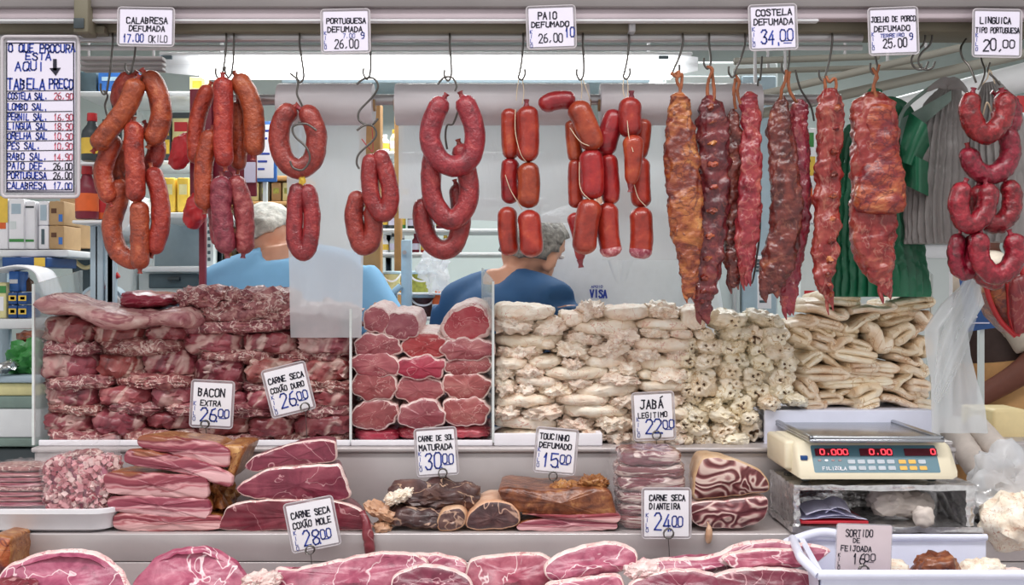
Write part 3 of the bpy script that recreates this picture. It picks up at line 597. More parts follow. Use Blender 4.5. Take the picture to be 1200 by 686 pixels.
# knobbly red sausage rings at the right
gc = 'knobbly red sausage rings'
for i, (l, pts, r, Y) in enumerate([
    ('topmost U-shaped knobbly red sausage', [(1140, 108), (1136, 130), (1143, 150), (1156, 157), (1169, 148), (1177, 130), (1174, 108)], 12.5, -.04),
    ('knobbly red sausage mostly hidden behind the topmost U-shaped one', [(1166, 110), (1184, 122), (1187, 142), (1180, 158)], 10, .005),
    ('second U-shaped knobbly red sausage from the top', [(1134, 172), (1139, 192), (1152, 204), (1168, 203), (1181, 190), (1184, 170), (1176, 150)], 12, -.012),
    ('third-level left knobbly red sausage ring', [(1131, 214), (1123, 236), (1127, 256), (1139, 263), (1152, 252), (1158, 232), (1155, 215)], 11.8, -.038),
    ('third-level right knobbly red sausage ring', [(1147, 216), (1149, 244), (1158, 260), (1172, 262), (1184, 248), (1186, 228), (1178, 212)], 11.5, -.008),
    ('lowest left knobbly red sausage ring', [(1125, 274), (1120, 296), (1124, 315), (1134, 318), (1140, 300), (1140, 274)], 10, -.01),
    ('lowest front right knobbly red sausage ring', [(1149, 272), (1147, 298), (1157, 318), (1171, 322), (1186, 310), (1190, 292), (1184, 274)], 12, -.04),
    ('dark lowest knobbly sausage squeezed between the two bottom rings', [(1143, 276), (1142, 302), (1150, 322), (1164, 330), (1176, 330)], 10.5, .0)]):
    hang(l, pts, r, Y, 'chorizo', gc, i * 4 + 1, lump=.0026, lf=75, name='cured_sausage', n=60)
one(MB().wire([P(1152, 135, -.02), P(1157, 120, -.03), P(1164, 138, -.02)], .0016).wire([P(1150, 100, -.03), P(1157, 92, -.02), P(1160, 82, -.01), P(1166, 98, -.02)], .0012), 'twine_loop', 'twine', 'pale twine loop holding the topmost knobbly red sausage', 'string')

# ------------------------------------------------------------------ smoked ribs
def ribs(label, path, Y, mat, seed, flat=.6, lump=.0048, lf=48, bones=0, cord=None, name='smoked_rib_rack', second=None, mat2=None):
    ws = [P(a, b, Y) for a, b, w in path]; lo = min(v.z for v in ws)
    t = thing(name, (sum(v.x for v in ws) / len(ws), Y, lo), label, 'smoked meat', 'smoked rib racks and knuckle')
    n = 190; q = cr([Vector((a, b, w)) for a, b, w in path], n); b = MB()
    c3 = [P(v.x, v.y, Y) + Vector((0, .004 * math.sin(v.y * .03 + seed), 0)) for v in q]
    rr = [max(.002, px(max(1, v.z), Y)) * (1 + (.08 * math.sin(i * bones * .5) if bones else 0)) * min(1, .35 + i / 16, .25 + (n - 1 - i) / 12) for i, v in enumerate(q)]
    rr = [r + .0022 * noise.noise(Vector((i * .09, seed, 1))) for i, r in enumerate(rr)]
    b.tube(c3, [max(.002, r) for r in rr], 60, flat, lump=lump, lf=lf, seed=seed, side=Vector((0, 1, 0)), pw=2.5, ripple=.05, nr=5)
    b.build('meat', mat, t)
    tp = q[n - 22]
    for i, (ox, ln) in enumerate(((-.5, 12), (.45, 7))):
        a0 = P(tp.x + ox * tp.z, tp.y - 8, Y - .004 + .004 * i); a1 = P(tp.x + ox * tp.z * 1.25, tp.y + ln * .6, Y); a2 = P(tp.x + ox * tp.z * 1.1 + 2, tp.y + ln + 8, Y)
        MB().tube(cr([a0, a1, a2], 16), [px(max(.8, tp.z * .5 * (1 - (k / 15) ** 2.6))) for k in range(16)], 16, .6, lump=.003, lf=80, seed=seed + i, side=Vector((0, 1, 0))).build('ragged_tip', mat, t)
    if second: 
        b = MB(); q2 = cr([Vector((a, b_, w)) for a, b_, w in second], 70)
        b.tube([P(v.x, v.y, Y - .016) for v in q2], [px(v.z, Y) * min(1, .5 + i / 6, .4 + (69 - i) / 6) for i, v in enumerate(q2)], 36, .5, lump=.007, lf=38, seed=seed + 4, side=Vector((0, 1, 0)), pw=2.6)
        b.build('skin_flap', mat2, t)
    if bones:
        k = 0
        for i in range(20, n - 28, 14):
            c = c3[i] + Vector((rr[i] * .3 * (1 if seed % 2 else -.4), -rr[i] * flat * 1.0, 0))
            MB().lump(c, rr[i] * .6, .011, .012, R(12), 2.2, .4, 3, 2, seed + i).build('rib_bone_end', mat2 or 'smoked_orange', t); k += 1
    if cord:
        e = MB()
        for cp in cord: e.tube(cr([P(*p) for p in cp], 22), .0032, 7, lump=.003, lf=150, seed=seed)
        e.build('cord', 'browntwine', t)
    return t
ribs('leftmost smoked rib rack, orange-brown with a ragged dark tip', [(797, 108, 8), (796, 130, 13), (798, 170, 19.5), (801, 219, 20.5), (804, 265, 19), (807, 305, 13), (808, 330, 9), (805, 352, 3)], -.03, 'smoked_orange', 3, .6,
     cord=[[(790, 88, -.03), (796, 84, -.034), (793, 94, -.034), (797, 104, -.03), (796, 114, -.03)], [(786, 86, -.03), (794, 90, -.035), (799, 88, -.03), (798, 104, -.03)]])
ribs('second smoked rib rack from the left, dark with pale bone ends and the longest tip', [(830, 112, 8), (834, 135, 17), (836, 180, 20), (836, 230, 19), (831, 285, 18), (825, 330, 17), (823, 355, 11), (830, 380, 3)], -.005, 'smoked_dark', 8, .55, bones=.9,
     cord=[[(828, 78, -.02), (835, 82, -.02), (830, 95, -.012), (829, 112, -.01)], [(833, 78, -.02), (836, 96, -.01), (837, 114, -.01), (833, 122, -.02)]])
ribs('dark smoked rib strip squeezed between the second rack and the red one', [(858, 128, 6), (860, 170, 11), (862, 215, 13), (861, 270, 14), (860, 310, 11), (859, 338, 4)], .008, 'smoked_dark', 13, .6, lump=.006)
ribs('narrow red smoked rib strip at the right end of the left rib group', [(878, 107, 9), (879, 130, 11), (880, 170, 11.5), (879, 220, 13), (876, 270, 14), (874, 310, 9), (875, 336, 3)], -.01, 'smoked_red', 17, .6,
     cord=[[(862, 88, -.015), (866, 96, -.015), (864, 108, -.012), (868, 122, -.01)], [(862, 92, -.01), (860, 108, -.01), (862, 128, .0)]])
ribs('middle dark smoked rib rack hanging below the COSTELA card', [(917, 112, 7), (914, 150, 14), (919, 200, 17), (921, 255, 18), (914, 300, 19), (905, 328, 16), (900, 345, 5)], -.015, 'smoked_dark', 23, .6, lump=.0055,
     cord=[[(922, 82, -.02), (920, 95, -.02), (916, 106, -.02), (915, 118, -.015)], [(925, 84, -.02), (924, 100, -.02), (928, 112, -.02), (934, 120, -.01)]])
ribs('slim red smoked rib strip behind the middle dark rack', [(938, 116, 9), (936, 150, 11), (937, 200, 12), (937, 255, 11.5), (930, 310, 11), (924, 345, 10), (926, 370, 3)], .012, 'smoked_red', 29, .6)
ribs('narrow knobbly red rib strip with spiral ridges before the green bags', [(971, 104, 14), (973, 140, 15), (971, 190, 15), (969, 240, 15), (967, 290, 14), (964, 325, 11), (971, 346, 6), (974, 358, 2)], -.02, 'smoked_red', 33, .6, lump=.006, lf=36, bones=.7,
     cord=[[(968, 90, -.02), (972, 96, -.026), (978, 92, -.026), (980, 100, -.025), (977, 112, -.02)], [(966, 92, -.02), (967, 104, -.02), (966, 116, -.018)]])
ribs('wide smoked knuckle piece with an orange skin fold, rightmost of the smoked meats', [(1024, 108, 24), (1024, 150, 27), (1026, 200, 28), (1024, 250, 27), (1024, 285, 26), (1030, 315, 18), (1036, 332, 10), (1043, 350, 3)], -.01, 'smoked_red', 37, .55, name='smoked_knuckle',
     second=[(1030, 122, 14), (1031, 150, 17), (1032, 180, 20), (1032, 210, 27), (1031, 235, 29), (1031, 252, 26)], mat2='smoked_orange',
     cord=[[(1022, 80, -.02), (1028, 90, -.025), (1024, 100, -.025), (1027, 114, -.025)], [(1030, 76, -.02), (1026, 92, -.02), (1022, 108, -.025)]])

# ------------------------------------------------------------------ plastic rolls on their bar
rail(117, 6.5, .075, 255, 985, 'steel bar that carries the plastic film rolls', 'roll_bar')
def roll(label, x0, x1, ybot, Y=.075, fx0=None, fx1=None, narrow=0, skew=0):
    a, b = P(x0, 122.5, Y), P(x1, 122.5, Y); r = px(24.5, Y)
    t = thing('plastic_film_roll', (a.x + (b.x - a.x) / 2, Y, P(0, ybot, Y).z), label, 'plastic roll', 'rolls of plastic film')
    q = MB(); L = b.x - a.x
    q.lathe(a, [(r * .35, .001), (r * .35, 0), (r * .97, 0), (r, .003), (r, L - .003), (r * .97, L), (r * .35, L), (r * .35, L - .001)], 40, axis='X'); q.build('roll', 'roll_film', t)
    MB().lathe(a - Vector((.004, 0, 0)), [(r * .33, 0), (r * .33, L + .008)], 20, axis='X').build('core', 'carton', t)
    Yf = Y + .034; f0, f1 = fx0 or x0 + 3, fx1 or x1 - 3
    def fn(u, v):
        xx = f0 + (f1 - f0) * u + narrow * v * (u - .5); yy = 122 + (ybot + skew * u - 122) * v
        p = P(xx, yy, Yf); p.y += .006 * math.sin(u * 9 + 1.5 * v) * v + .004 * noise.noise(Vector((u * 6, v * 5, ybot))); return p
    MB().sheet(fn, 40, 50).build('hanging_film', 'film' if x0 < 400 else 'film_milky', t)
roll('left roll of milky plastic film, its sheet hanging down over the meat pile', 327, 438, 396, fx0=334, fx1=430, narrow=-12)
roll('middle roll of plastic film, short sheet behind the horseshoe sausages', 464, 690, 256, skew=6)
roll('right roll of plastic film behind the rib racks', 703, 890, 305)

# ------------------------------------------------------------------ meat piles on the upper shelf
def lump_px(mb, x0, x1, y, h, Y, dep, **k):
    c = P((x0 + x1) / 2, y, Y); return mb.lump(c + Vector((0, dep / 2, 0)), px(x1 - x0, Y), px(h, Y), dep, **k)
YP = .13
# left pile: (x0, x1, y centre, h, kind) course by course from the top
def course_labels(rows, kindname, pile):
    for r, row in enumerate(rows):
        for i, it in enumerate(row):
            pos = 'only' if len(row) == 1 else (ORD[i] + ' from left')
            yield it, '%s, %s, %s course from top, %s' % (kindname(it), pos, ORD[r], pile)
left = [
    [(132, 196, 352, 20, 'r'), (200, 262, 350, 22, 's'), (255, 340, 353, 24, 's')],
    [(52, 235, 368, 26, 'D'), (222, 345, 366, 26, 's'), (318, 412, 371, 26, 's')],
    [(44, 106, 388, 30, 'b'), (104, 168, 393, 22, 'b'), (167, 216, 391, 18, 'b'), (205, 345, 383, 15, 's'), (342, 410, 388, 18, 's')],
    [(44, 113, 409, 18, 's'), (110, 210, 407, 18, 's'), (212, 281, 403, 24, 'b'), (282, 346, 403, 23, 'b'), (345, 409, 404, 22, 'b')],
    [(42, 111, 429, 31, 'b'), (110, 164, 430, 29, 'b'), (163, 225, 427, 29, 'b'), (226, 322, 418, 13, 's'), (318, 411, 418, 15, 's')],
    [(44, 135, 449, 17, 's'), (130, 225, 448, 18, 's'), (223, 285, 435, 28, 'b'), (284, 350, 435, 27, 'b'), (348, 411, 434, 27, 'b')],
    [(47, 112, 466, 25, 'b'), (111, 174, 465, 22, 'b'), (173, 223, 464, 25, 'b'), (221, 282, 455, 15, 's'), (278, 345, 455, 14, 's'), (343, 411, 454, 15, 's')],
    [(48, 125, 481, 13, 's'), (120, 190, 480, 15, 's'), (185, 280, 481, 16, 's'), (222, 290, 470, 22, 'b'), (284, 348, 470, 23, 'b'), (346, 410, 468, 20, 'b')],
    [(47, 105, 497, 27, 'b'), (103, 168, 497, 29, 'b'), (166, 232, 494, 18, 'b'), (228, 320, 483, 15, 's'), (312, 411, 482, 19, 's')],
    [(48, 140, 515, 17, 's'), (135, 235, 514, 17, 's'), (228, 290, 500, 21, 'b'), (288, 345, 502, 22, 'b'), (342, 409, 500, 24, 'b')],
    [(232, 320, 517, 14, 's'), (316, 410, 517, 14, 's')]]
nm = dict(b='folded salted beef block', s='flat salted beef strip', r='red salted beef slab', D='long draped salted beef slab')
for k, (it, lab) in enumerate(course_labels(left, lambda it: nm[it[4]], 'the left pile')):
    x0, x1, y, h, kind = it; q = MB(); yj = rnd.uniform(-.008, .008)
    if kind == 'b': lump_px(q, x0 - 1.5, x1 + 1.5, y, h + 5, YP + yj, .20, p=4.6, amp=.16, fr=1.6, sub=4, seed=k, rot=R(rnd.uniform(-3, 3)), groove=.06, gf=rnd.uniform(5, 9))
    elif kind == 'D': q.tube([P(a, b_, YP - .02) + Vector((0, .07, 0)) for a, b_ in cr2] if False else [v + Vector((0, .08, 0)) for v in cr([P(a, b_, YP - .02) for a, b_ in ((50, 346), (58, 356), (80, 360), (108, 368), (140, 375), (175, 374), (205, 372), (238, 376))], 60)], [px(13 + 2 * math.sin(i * .25)) * min(1, .4 + i / 8, .4 + (59 - i) / 8) for i in range(60)], 36, 5, lump=.0055, lf=35, seed=5, side=Vector((0, 1, 0)), pw=2.6)
    elif kind == 'r': lump_px(q, x0, x1, y, h, YP + .01, .2, p=3.4, amp=.16, fr=1.4, sub=4, seed=k, tap=.25)
    else: lump_px(q, x0 - 2, x1 + 2, y, h + 5, YP + yj - .004, .2, p=3.4, amp=.30, fr=1.7, sub=4, seed=k, rot=R(rnd.uniform(-3, 3)))
    one(q, dict(b='salted_beef_block', s='salted_beef_strip', r='salted_beef_slab', D='salted_beef_slab')[kind], {'b': 'jerky', 's': 'jerky_strip', 'r': 'loin_red', 'D': 'drape'}[kind], lab, 'meat', 'salted beef in the left pile')

# loin pieces showing cut faces
loins = [
    [(424, 456, 360, 391, 0), (452, 491, 366, 399, 0), (519, 577, 359, 402, 2)],
    [(415, 470, 392, 421, 0), (469, 525, 391, 421, 1), (519, 577, 396, 424, 0)],
    [(411, 466, 413, 442, 0), (464, 523, 418, 445, 2), (521, 577, 416, 441, 0)],
    [(411, 464, 436, 470, 0), (462, 521, 442, 474, 0), (518, 575, 437, 468, 0)],
    [(412, 466, 468, 503, 0), (466, 521, 471, 502, 0), (519, 574, 466, 499, 0)]]
for r, row in enumerate(loins):
    for i, (x0, x1, y0, y1, c) in enumerate(row):
        cx, cy, w, h = (x0 + x1) / 2, (y0 + y1) / 2, (x1 - x0) / 2 * 1.05, (y1 - y0) / 2 * 1.08; tl = R(rnd.uniform(-7, 7)) if not (r == 0 and i == 2) else R(-16)
        out = []
        for k in range(14):
            a = 2 * math.pi * k / 14; ca, sa = math.cos(a), math.sin(a); u, v = math.copysign(abs(ca) ** .92, ca) * w, math.copysign(abs(sa) ** .88, sa) * h
            u *= 1 + rnd.uniform(-.05, .05); v *= 1 + rnd.uniform(-.08, .08)
            out.append((cx + u * math.cos(tl) - v * math.sin(tl), cy + u * math.sin(tl) + v * math.cos(tl)))
        q = MB().slab(out, .13 + rnd.uniform(-.006, .006), .2, 2.3 if not (r == 0 and i == 2) else 5, 1.9, 72, bulge=.007, seed=r * 7 + i, rise=.012)
        look = {0: 'dusty pink', 1: 'brighter pink', 2: 'bright crimson'}[c]
        one(q, 'pork_loin', ['loin' if c == 0 else 'loin_red', 'fat'], '%s fat-rimmed loin, %s from left, %s course from top of the loin stack' % (look, ORD[i], ORD[r]), 'meat', 'loins in the middle stack')
for i, (x0, x1, y) in enumerate(((411, 470, 511), (462, 525, 509), (518, 576, 508))):
    q = MB(); lump_px(q, x0, x1, y, 17, .135, .2, p=3.4, amp=.2, fr=1.5, sub=4, seed=200 + i)
    one(q, 'salted_beef_strip', 'loin_red', ('left', 'middle', 'right')[i] + ' dark red meat strip under the loin stack', 'meat', 'red strips under the loins')

# pale salted pork pile: x0, x1, y, h; k = knobbly
pale = [
    [(578, 650, 366, 22, 'l'), (657, 688, 374, 20, 'l'), (680, 710, 367, 21, 'k'), (706, 764, 367, 19, 'l'), (758, 802, 367, 19, 'k'), (800, 830, 374, 30, 'l')],
    [(578, 626, 381, 21, 'k'), (624, 668, 385, 21, 'k'), (672, 750, 384, 21, 'l'), (744, 814, 382, 18, 'l')],
    [(579, 662, 400, 20, 'l'), (660, 712, 398, 20, 'k'), (708, 755, 394, 21, 'k'), (752, 788, 391, 13, 'k'), (784, 816, 392, 13, 'l')],
    [(579, 636, 413, 21, 'k'), (632, 652, 404, 14, 'l'), (649, 694, 412, 20, 'k'), (692, 742, 410, 19, 'k'), (738, 818, 404, 20, 'l')],
    [(579, 620, 427, 17, 'l'), (618, 662, 425, 18, 'l'), (658, 684, 427, 15, 'k'), (680, 738, 424, 19, 'l'), (735, 778, 416, 16, 'k'), (776, 817, 419, 18, 'k')],
    [(578, 605, 438, 17, 'k'), (603, 640, 437, 16, 'k'), (634, 716, 438, 18, 'l'), (714, 756, 434, 20, 'k'), (745, 814, 428, 20, 'l')],
    [(578, 606, 450, 13, 'l'), (603, 660, 448, 16, 'l'), (656, 700, 450, 18, 'k'), (698, 752, 447, 16, 'k'), (748, 766, 440, 14, 'l'), (763, 812, 442, 21, 'k')],
    [(579, 606, 457, 19, 'k'), (603, 630, 458, 20, 'k'), (626, 676, 458, 17, 'k'), (672, 752, 459, 20, 'l'), (750, 811, 454, 15, 'l')],
    [(579, 653, 471, 20, 'l'), (650, 718, 470, 17, 'l'), (715, 756, 471, 16, 'k'), (754, 811, 469, 19, 'k')],
    [(579, 612, 484, 17, 'k'), (608, 664, 485, 19, 'k'), (660, 740, 483, 20, 'l'), (738, 775, 486, 17, 'k'), (772, 813, 486, 17, 'l')],
    [(578, 656, 497, 19, 'l'), (652, 700, 500, 18, 'k'), (698, 745, 498, 20, 'k'), (742, 780, 502, 17, 'k'), (777, 814, 503, 18, 'k')],
    [(579, 640, 513, 17, 'l'), (636, 680, 515, 16, 'k'), (676, 712, 515, 17, 'k'), (708, 748, 515, 18, 'k'), (745, 782, 517, 16, 'l'), (780, 815, 517, 15, 'k')]]
for k, (it, lab) in enumerate(course_labels(pale, lambda it: 'long smooth pale pork piece' if it[4] == 'l' else 'short knobbly pale pork piece', 'the white pile')):
    x0, x1, y, h, kind = it; q = MB(); yj = rnd.uniform(-.012, .01)
    if kind == 'l': lump_px(q, x0 - 1, x1 + 1, y, h + 1, YP + yj, .16, p=2.7, amp=.13, fr=1.5, sub=4, seed=300 + k, rot=R(rnd.uniform(-5, 5)), tap=rnd.uniform(-.2, .2), bend=rnd.uniform(-.15, .15))
    else: lump_px(q, x0 - 1, x1 + 1, y, h + 2, YP + yj - .004, .16, p=2.5, amp=.38, fr=1.5, sub=4, seed=300 + k, rot=R(rnd.uniform(-9, 9)))
    one(q, 'salted_pork_piece', 'pale' if kind == 'l' else 'pale_bumpy', lab, 'meat', 'salted pork in the white pile')

# snouts and feet, then folded skins (X, Y in a 3.61x zoom of the area from 800, 340)
def z5(X, Y_): return 800 + X / 3.61, 340 + Y_ / 3.61
snouts = [
    [(205, 130, 150, 75), (370, 132, 160, 65)],
    [(100, 190, 90, 50), (240, 187, 130, 68), (312, 195, 75, 90), (405, 200, 120, 80)],
    [(40, 235, 80, 60), (125, 247, 135, 76), (228, 245, 125, 60), (322, 255, 75, 55), (412, 267, 155, 76)],
    [(30, 300, 70, 70), (112, 310, 130, 70), (240, 300, 120, 74), (347, 310, 105, 66), (455, 317, 90, 75)],
    [(20, 365, 60, 65), (100, 355, 120, 60), (208, 347, 118, 76), (310, 372, 98, 78), (422, 375, 125, 84)],
    [(25, 425, 70, 60), (92, 402, 125, 104), (212, 398, 120, 60), (325, 432, 125, 84), (430, 432, 105, 76)],
    [(50, 462, 90, 55), (200, 440, 120, 80), (130, 492, 110, 50), (262, 494, 98, 82), (380, 482, 100, 60), (485, 470, 130, 46)],
    [(30, 515, 80, 60), (64, 540, 118, 66), (180, 537, 170, 72), (292, 546, 84, 58)],
    [(68, 592, 116, 66), (190, 600, 140, 76), (308, 600, 90, 95), (20, 580, 50, 60)],
    [(90, 640, 120, 56), (220, 642, 150, 62), (20, 640, 66, 56)]]
for r, row in enumerate(snouts):
    for i, (X, Y_, w, h) in enumerate(sorted(row)):
        a, b_ = z5(X, Y_); q = MB(); w /= 3.61; h /= 3.61; YY = YP + rnd.uniform(-.015, .01); sd = 500 + r * 9 + i
        dx = rnd.uniform(-.3, .3); dz = rnd.uniform(-.15, .3)
        q.lump(P(a, b_, YY) + Vector((0, .07, 0)), px(w + 3, YY), px(h + 3, YY), .14, R(rnd.uniform(-22, 22)), 2.4, .24, 1.5, 4, sd, 0, ((dx - .2, dz, .22, .32), (dx + .2, dz + .04, .20, .30), (dx, dz - .38, .2, .22)), 1)
        one(q, 'pork_snout', ['snout', 'dark_pit'], 'pale pork snout, %s from left, %s row from top of the snout pile' % (ORD[i], ORD[r]), 'meat', 'pork snouts in the pale pile')
skins = [
    [(560, 62, 130, 40, 0), (690, 42, 180, 46, 4), (600, 98, 190, 62, 4), (800, 88, 200, 50, -12), (960, 62, 210, 60, -6)],
    [(505, 150, 130, 50, -20), (600, 142, 150, 36, 14), (770, 140, 170, 46, -18), (905, 120, 150, 60, -10), (1010, 120, 80, 70, 0)],
    [(490, 190, 100, 80, 30), (690, 177, 160, 52, 8), (580, 178, 120, 40, 10), (822, 205, 120, 100, 25), (925, 192, 110, 76, -30), (1000, 178, 80, 66, 0)],
    [(530, 245, 150, 46, 5), (605, 227, 150, 70, 24), (680, 232, 100, 64, -6), (745, 235, 100, 46, 18), (910, 262, 160, 56, -8), (1025, 255, 66, 90, 80)],
    [(540, 300, 110, 60, -30), (620, 305, 190, 60, 16), (750, 282, 210, 60, 8), (945, 302, 130, 56, 4)],
    [(590, 358, 220, 62, 2), (760, 330, 130, 44, 0), (850, 330, 120, 40, 6), (810, 366, 240, 44, 5), (990, 355, 95, 74, -16)],
    [(525, 408, 90, 80, 55), (720, 396, 320, 34, -2), (935, 392, 110, 52, -62), (880, 400, 120, 40, 4), (1000, 405, 90, 60, 10)],
    [(560, 450, 120, 50, 40), (615, 460, 110, 56, 0), (690, 438, 110, 50, 10), (772, 442, 120, 84, -20), (910, 432, 170, 64, 6), (1010, 450, 80, 66, 20)],
    [(545, 490, 90, 40, 0), (690, 480, 210, 44, -8), (800, 482, 110, 44, -20), (920, 478, 190, 46, 5), (1015, 484, 80, 44, 14)]]
for r, row in enumerate(skins):
    for i, (X, Y_, w, h, an) in enumerate(sorted(row)):
        a, b_ = z5(X, Y_); w /= 3.61; h /= 3.61; YY = YP + .06 + rnd.uniform(-.014, .012); u = px(1, YY); sd = 700 + r * 9 + i
        an = -R(an); c = P(a, b_, YY) + Vector((0, .08, 0)); q = MB(); th = max(9, h * .56)
        if r % 2 == i % 2 or w > 60:
            prof = [(-.5, -.18), (-.2, -.26), (.2, -.22), (.44, -.14), (.5, .08), (.36, .24), (.05, .26), (-.3, .2), (-.46, .3)]
        else:
            prof = [(-.5, .1), (-.36, .3), (-.1, .26), (.1, .05), (.3, -.2), (.5, -.12), (.46, .12), (.3, .2)]
        if sd % 3 == 0: prof = [(-x, y) for x, y in prof]
        pts = [c + Vector(((x * w * math.cos(an) - y * h * math.sin(an)) * u, 0, (x * w * math.sin(an) + y * h * math.cos(an)) * u)) for x, y in prof]
        n = 46; qq = cr(pts, n); rr = [u * th * .6 * min(1, .45 + k / 9, .45 + (n - 1 - k) / 9) for k in range(n)]
        q.tube(qq, rr, 22, .085 / (u * th * .6), lump=.0035, lf=38, seed=sd, side=Vector((0, 1, 0)), pw=2.8)
        one(q, 'pork_skin', 'rind', 'folded pale pork skin, %s from left, %s row from top of the skin pile' % (ORD[i], ORD[r]), 'meat', 'folded pork skins in the right pile')
# back supports seen between pieces: trays that hold the piles, dividers
t = thing('white_tray', P(995, 528, .13), 'white plastic box under the folded pork skins, behind the scale', 'tray')
MB().pbox(896, 481, 1095, 530, .14, .012, .003).build('front_panel', 'bin', t)
a, b_ = P(898, 481, .15), P(1094, 529, .15); MB().box(a.x, b_.x, .152, .42, a.z - .012, a.z, .002).build('top', 'bin', t)
for x in (a.x, b_.x - .006): MB().box(x, x + .006, .152, .42, b_.z, a.z - .012, .002).build('side_panel', 'bin', t)
for lab, x0, x1, y0, y1 in (('white tray under the left salted beef pile', 45, 410, 516, 526), ('white tray under the loin stack', 411, 577, 514, 526), ('white tray under the left half of the white pile', 579, 706, 508, 525)):
    pz = P(x0, y1, .1).z; q = MB(); a, b_ = P(x0, y0, .1), P(x1, y1, .1)
    q.box(a.x, b_.x, .1, .105, zU + .001, a.z if 'half' in lab else zU + .013, .002).box(a.x, b_.x, .105, .34, zU + .001, zU + .005, .001)
    if 'half' in lab: q.box(b_.x - .012, b_.x, .105, .34, zU + .005, a.z, .002)
    one(q, 'white_tray', 'card_white', lab, 'tray', 'shallow white trays on the upper shelf')
def pane(name, x, z0, z1f, z1b, Y0, Y1, x1, label, th=.004):
    t = thing(name, (x, Y0, z0), label, 'divider', 'clear dividers between the meat piles'); dx = x1 - x
    v = [(x, Y0, z0), (x1, Y1, z0), (x1, Y1, z1b), (x, Y0, z1f)]
    MB().add([Vector(p) for p in v] + [Vector(p) + Vector((th, 0, 0)) for p in v], [[0, 1, 2, 3], [7, 6, 5, 4], [1, 5, 6, 2], [2, 6, 7, 3]]).build('pane', 'glass', t, smooth=False)
    MB().add([Vector((x - .0008, Y0 - .001, z0)), Vector((x + th, Y0 - .001, z0)), Vector((x + th, Y0 - .001, z1f)), Vector((x - .0008, Y0 - .001, z1f)), Vector((x - .0008, Y0 + .004, z0)), Vector((x + th, Y0 + .004, z0)), Vector((x + th, Y0 + .004, z1f)), Vector((x - .0008, Y0 + .004, z1f))],
             [[0, 1, 2, 3], [0, 4, 5, 1], [2, 6, 7, 3], [0, 3, 7, 4], [1, 5, 6, 2], [4, 7, 6, 5]]).build('edge', 'glass_edge', t, smooth=False)
pane('clear_divider', P(38, 0, .11).x, zU + .001, P(0, 333, .11).z, P(0, 317, .45).z, .11, .45, P(95, 0, .45).x, 'cloudy clear divider at the left end of the left meat pile')
pane('clear_divider', P(410, 0, .11).x, zU + .006, P(0, 362, .11).z, P(0, 362, .33).z, .11, .33, P(415, 0, .33).x, 'clear divider between the left meat pile and the loins')
pane('clear_divider', P(577, 0, .11).x, zU + .006, P(0, 330, .11).z, P(0, 314, .33).z, .11, .33, P(564, 0, .33).x, 'tall clear divider between the loins and the white pile')
pane('clear_divider', P(1091, 0, .2).x, zU + .001, P(0, 322, .2).z, P(0, 316, .45).z, .2, .45, P(1060, 0, .45).x + .05, 'clear divider at the right end of the pork skin pile')

# ------------------------------------------------------------------ middle shelf
YM = -.105
def cut(label, out, Y, dep, mats, inset, name, cat='meat', group=None, n=72, jit=.8, bulge=.004, seed=0, rise=0, back=.95, tilt=0, ms=None):
    if name == 'bacon_slab':
        my = sum(y for x, y in out) / len(out); out = [(x, my + (y - my) * 1.13 - .5) for x, y in out]
    return one(MB().slab(out, Y, dep, inset, jit, n, 0, 1, bulge, seed, rise, back, tilt, ms), name, mats, label, cat, group)
gb = 'smoked bacon slabs stacked on the middle shelf'
cut('topmost bacon slab of the stack, sloping down to the right', [(164, 514), (200, 515), (240, 519), (266, 526), (268, 538), (264, 547), (235, 541), (200, 533), (164, 526)], YM + .012, .115, ['bacon', 'bacon', 'smoked_rind'], 1.5, 'bacon_slab', ms=2, back=.8, group=gb, seed=1)
cut('second bacon slab from the top, bent over the right end of the stack', [(146, 534), (155, 530), (190, 534), (240, 544), (268, 555), (273, 561), (268, 570), (240, 562), (200, 553), (150, 546)], YM + .004, .115, ['bacon', 'bacon', 'smoked_rind'], 1.5, 'bacon_slab', ms=2, back=.8, group=gb, seed=2)
cut('third bacon slab from the top, wide with a pale right end', [(121, 559), (140, 555), (190, 558), (236, 560), (243, 568), (241, 584), (200, 583), (133, 579), (123, 570)], YM, .115, ['bacon', 'bacon', 'smoked_rind'], 1.2, 'bacon_slab', ms=2, back=.8, group=gb, seed=3)
cut('fourth bacon slab from the top of the stack', [(126, 587), (150, 582), (200, 584), (242, 587), (243, 606), (215, 607), (137, 600)], YM, .115, ['bacon', 'bacon', 'smoked_rind'], 1.2, 'bacon_slab', ms=2, back=.8, group=gb, seed=4)
cut('lowest bacon slab of the stack, lying on the shelf', [(131, 610), (145, 602), (200, 605), (250, 606), (260, 613), (256, 621), (200, 623), (142, 622)], YM, .115, ['bacon', 'bacon', 'smoked_rind'], 1.5, 'bacon_slab', ms=2, back=.8, group=gb, seed=5)
one(MB().lump(P(254, 585, YM + .05) + Vector((0, .04, 0)), px(26), px(50), .1, .2, 2.6, .3, 2, 4, 77), 'bacon_rind', 'smoked_rind', 'crinkled brown smoked rind at the right of the bacon stack', 'meat')
one(MB().slab([(262, 522), (286, 523), (284, 532), (272, 560), (266, 552), (270, 535)], YM + .02, .12, 2, .8, 40, 1, 1), 'bacon_rind', ['bacon', 'smoked_rind'], 'golden rind flap hanging at the top right of the bacon stack', 'meat')
gh = 'red salted beef cuts beside the bacon'
cut('topmost lean red beef cut, a low pointed wedge', [(286, 548), (302, 534), (345, 520), (388, 516), (394, 526), (393, 540), (375, 544), (330, 548), (300, 553)], YM + .012, .115, ['beef_cut', 'fat'], 1.4, 'beef_cut', group=gh, seed=6, ms=0, back=.78)
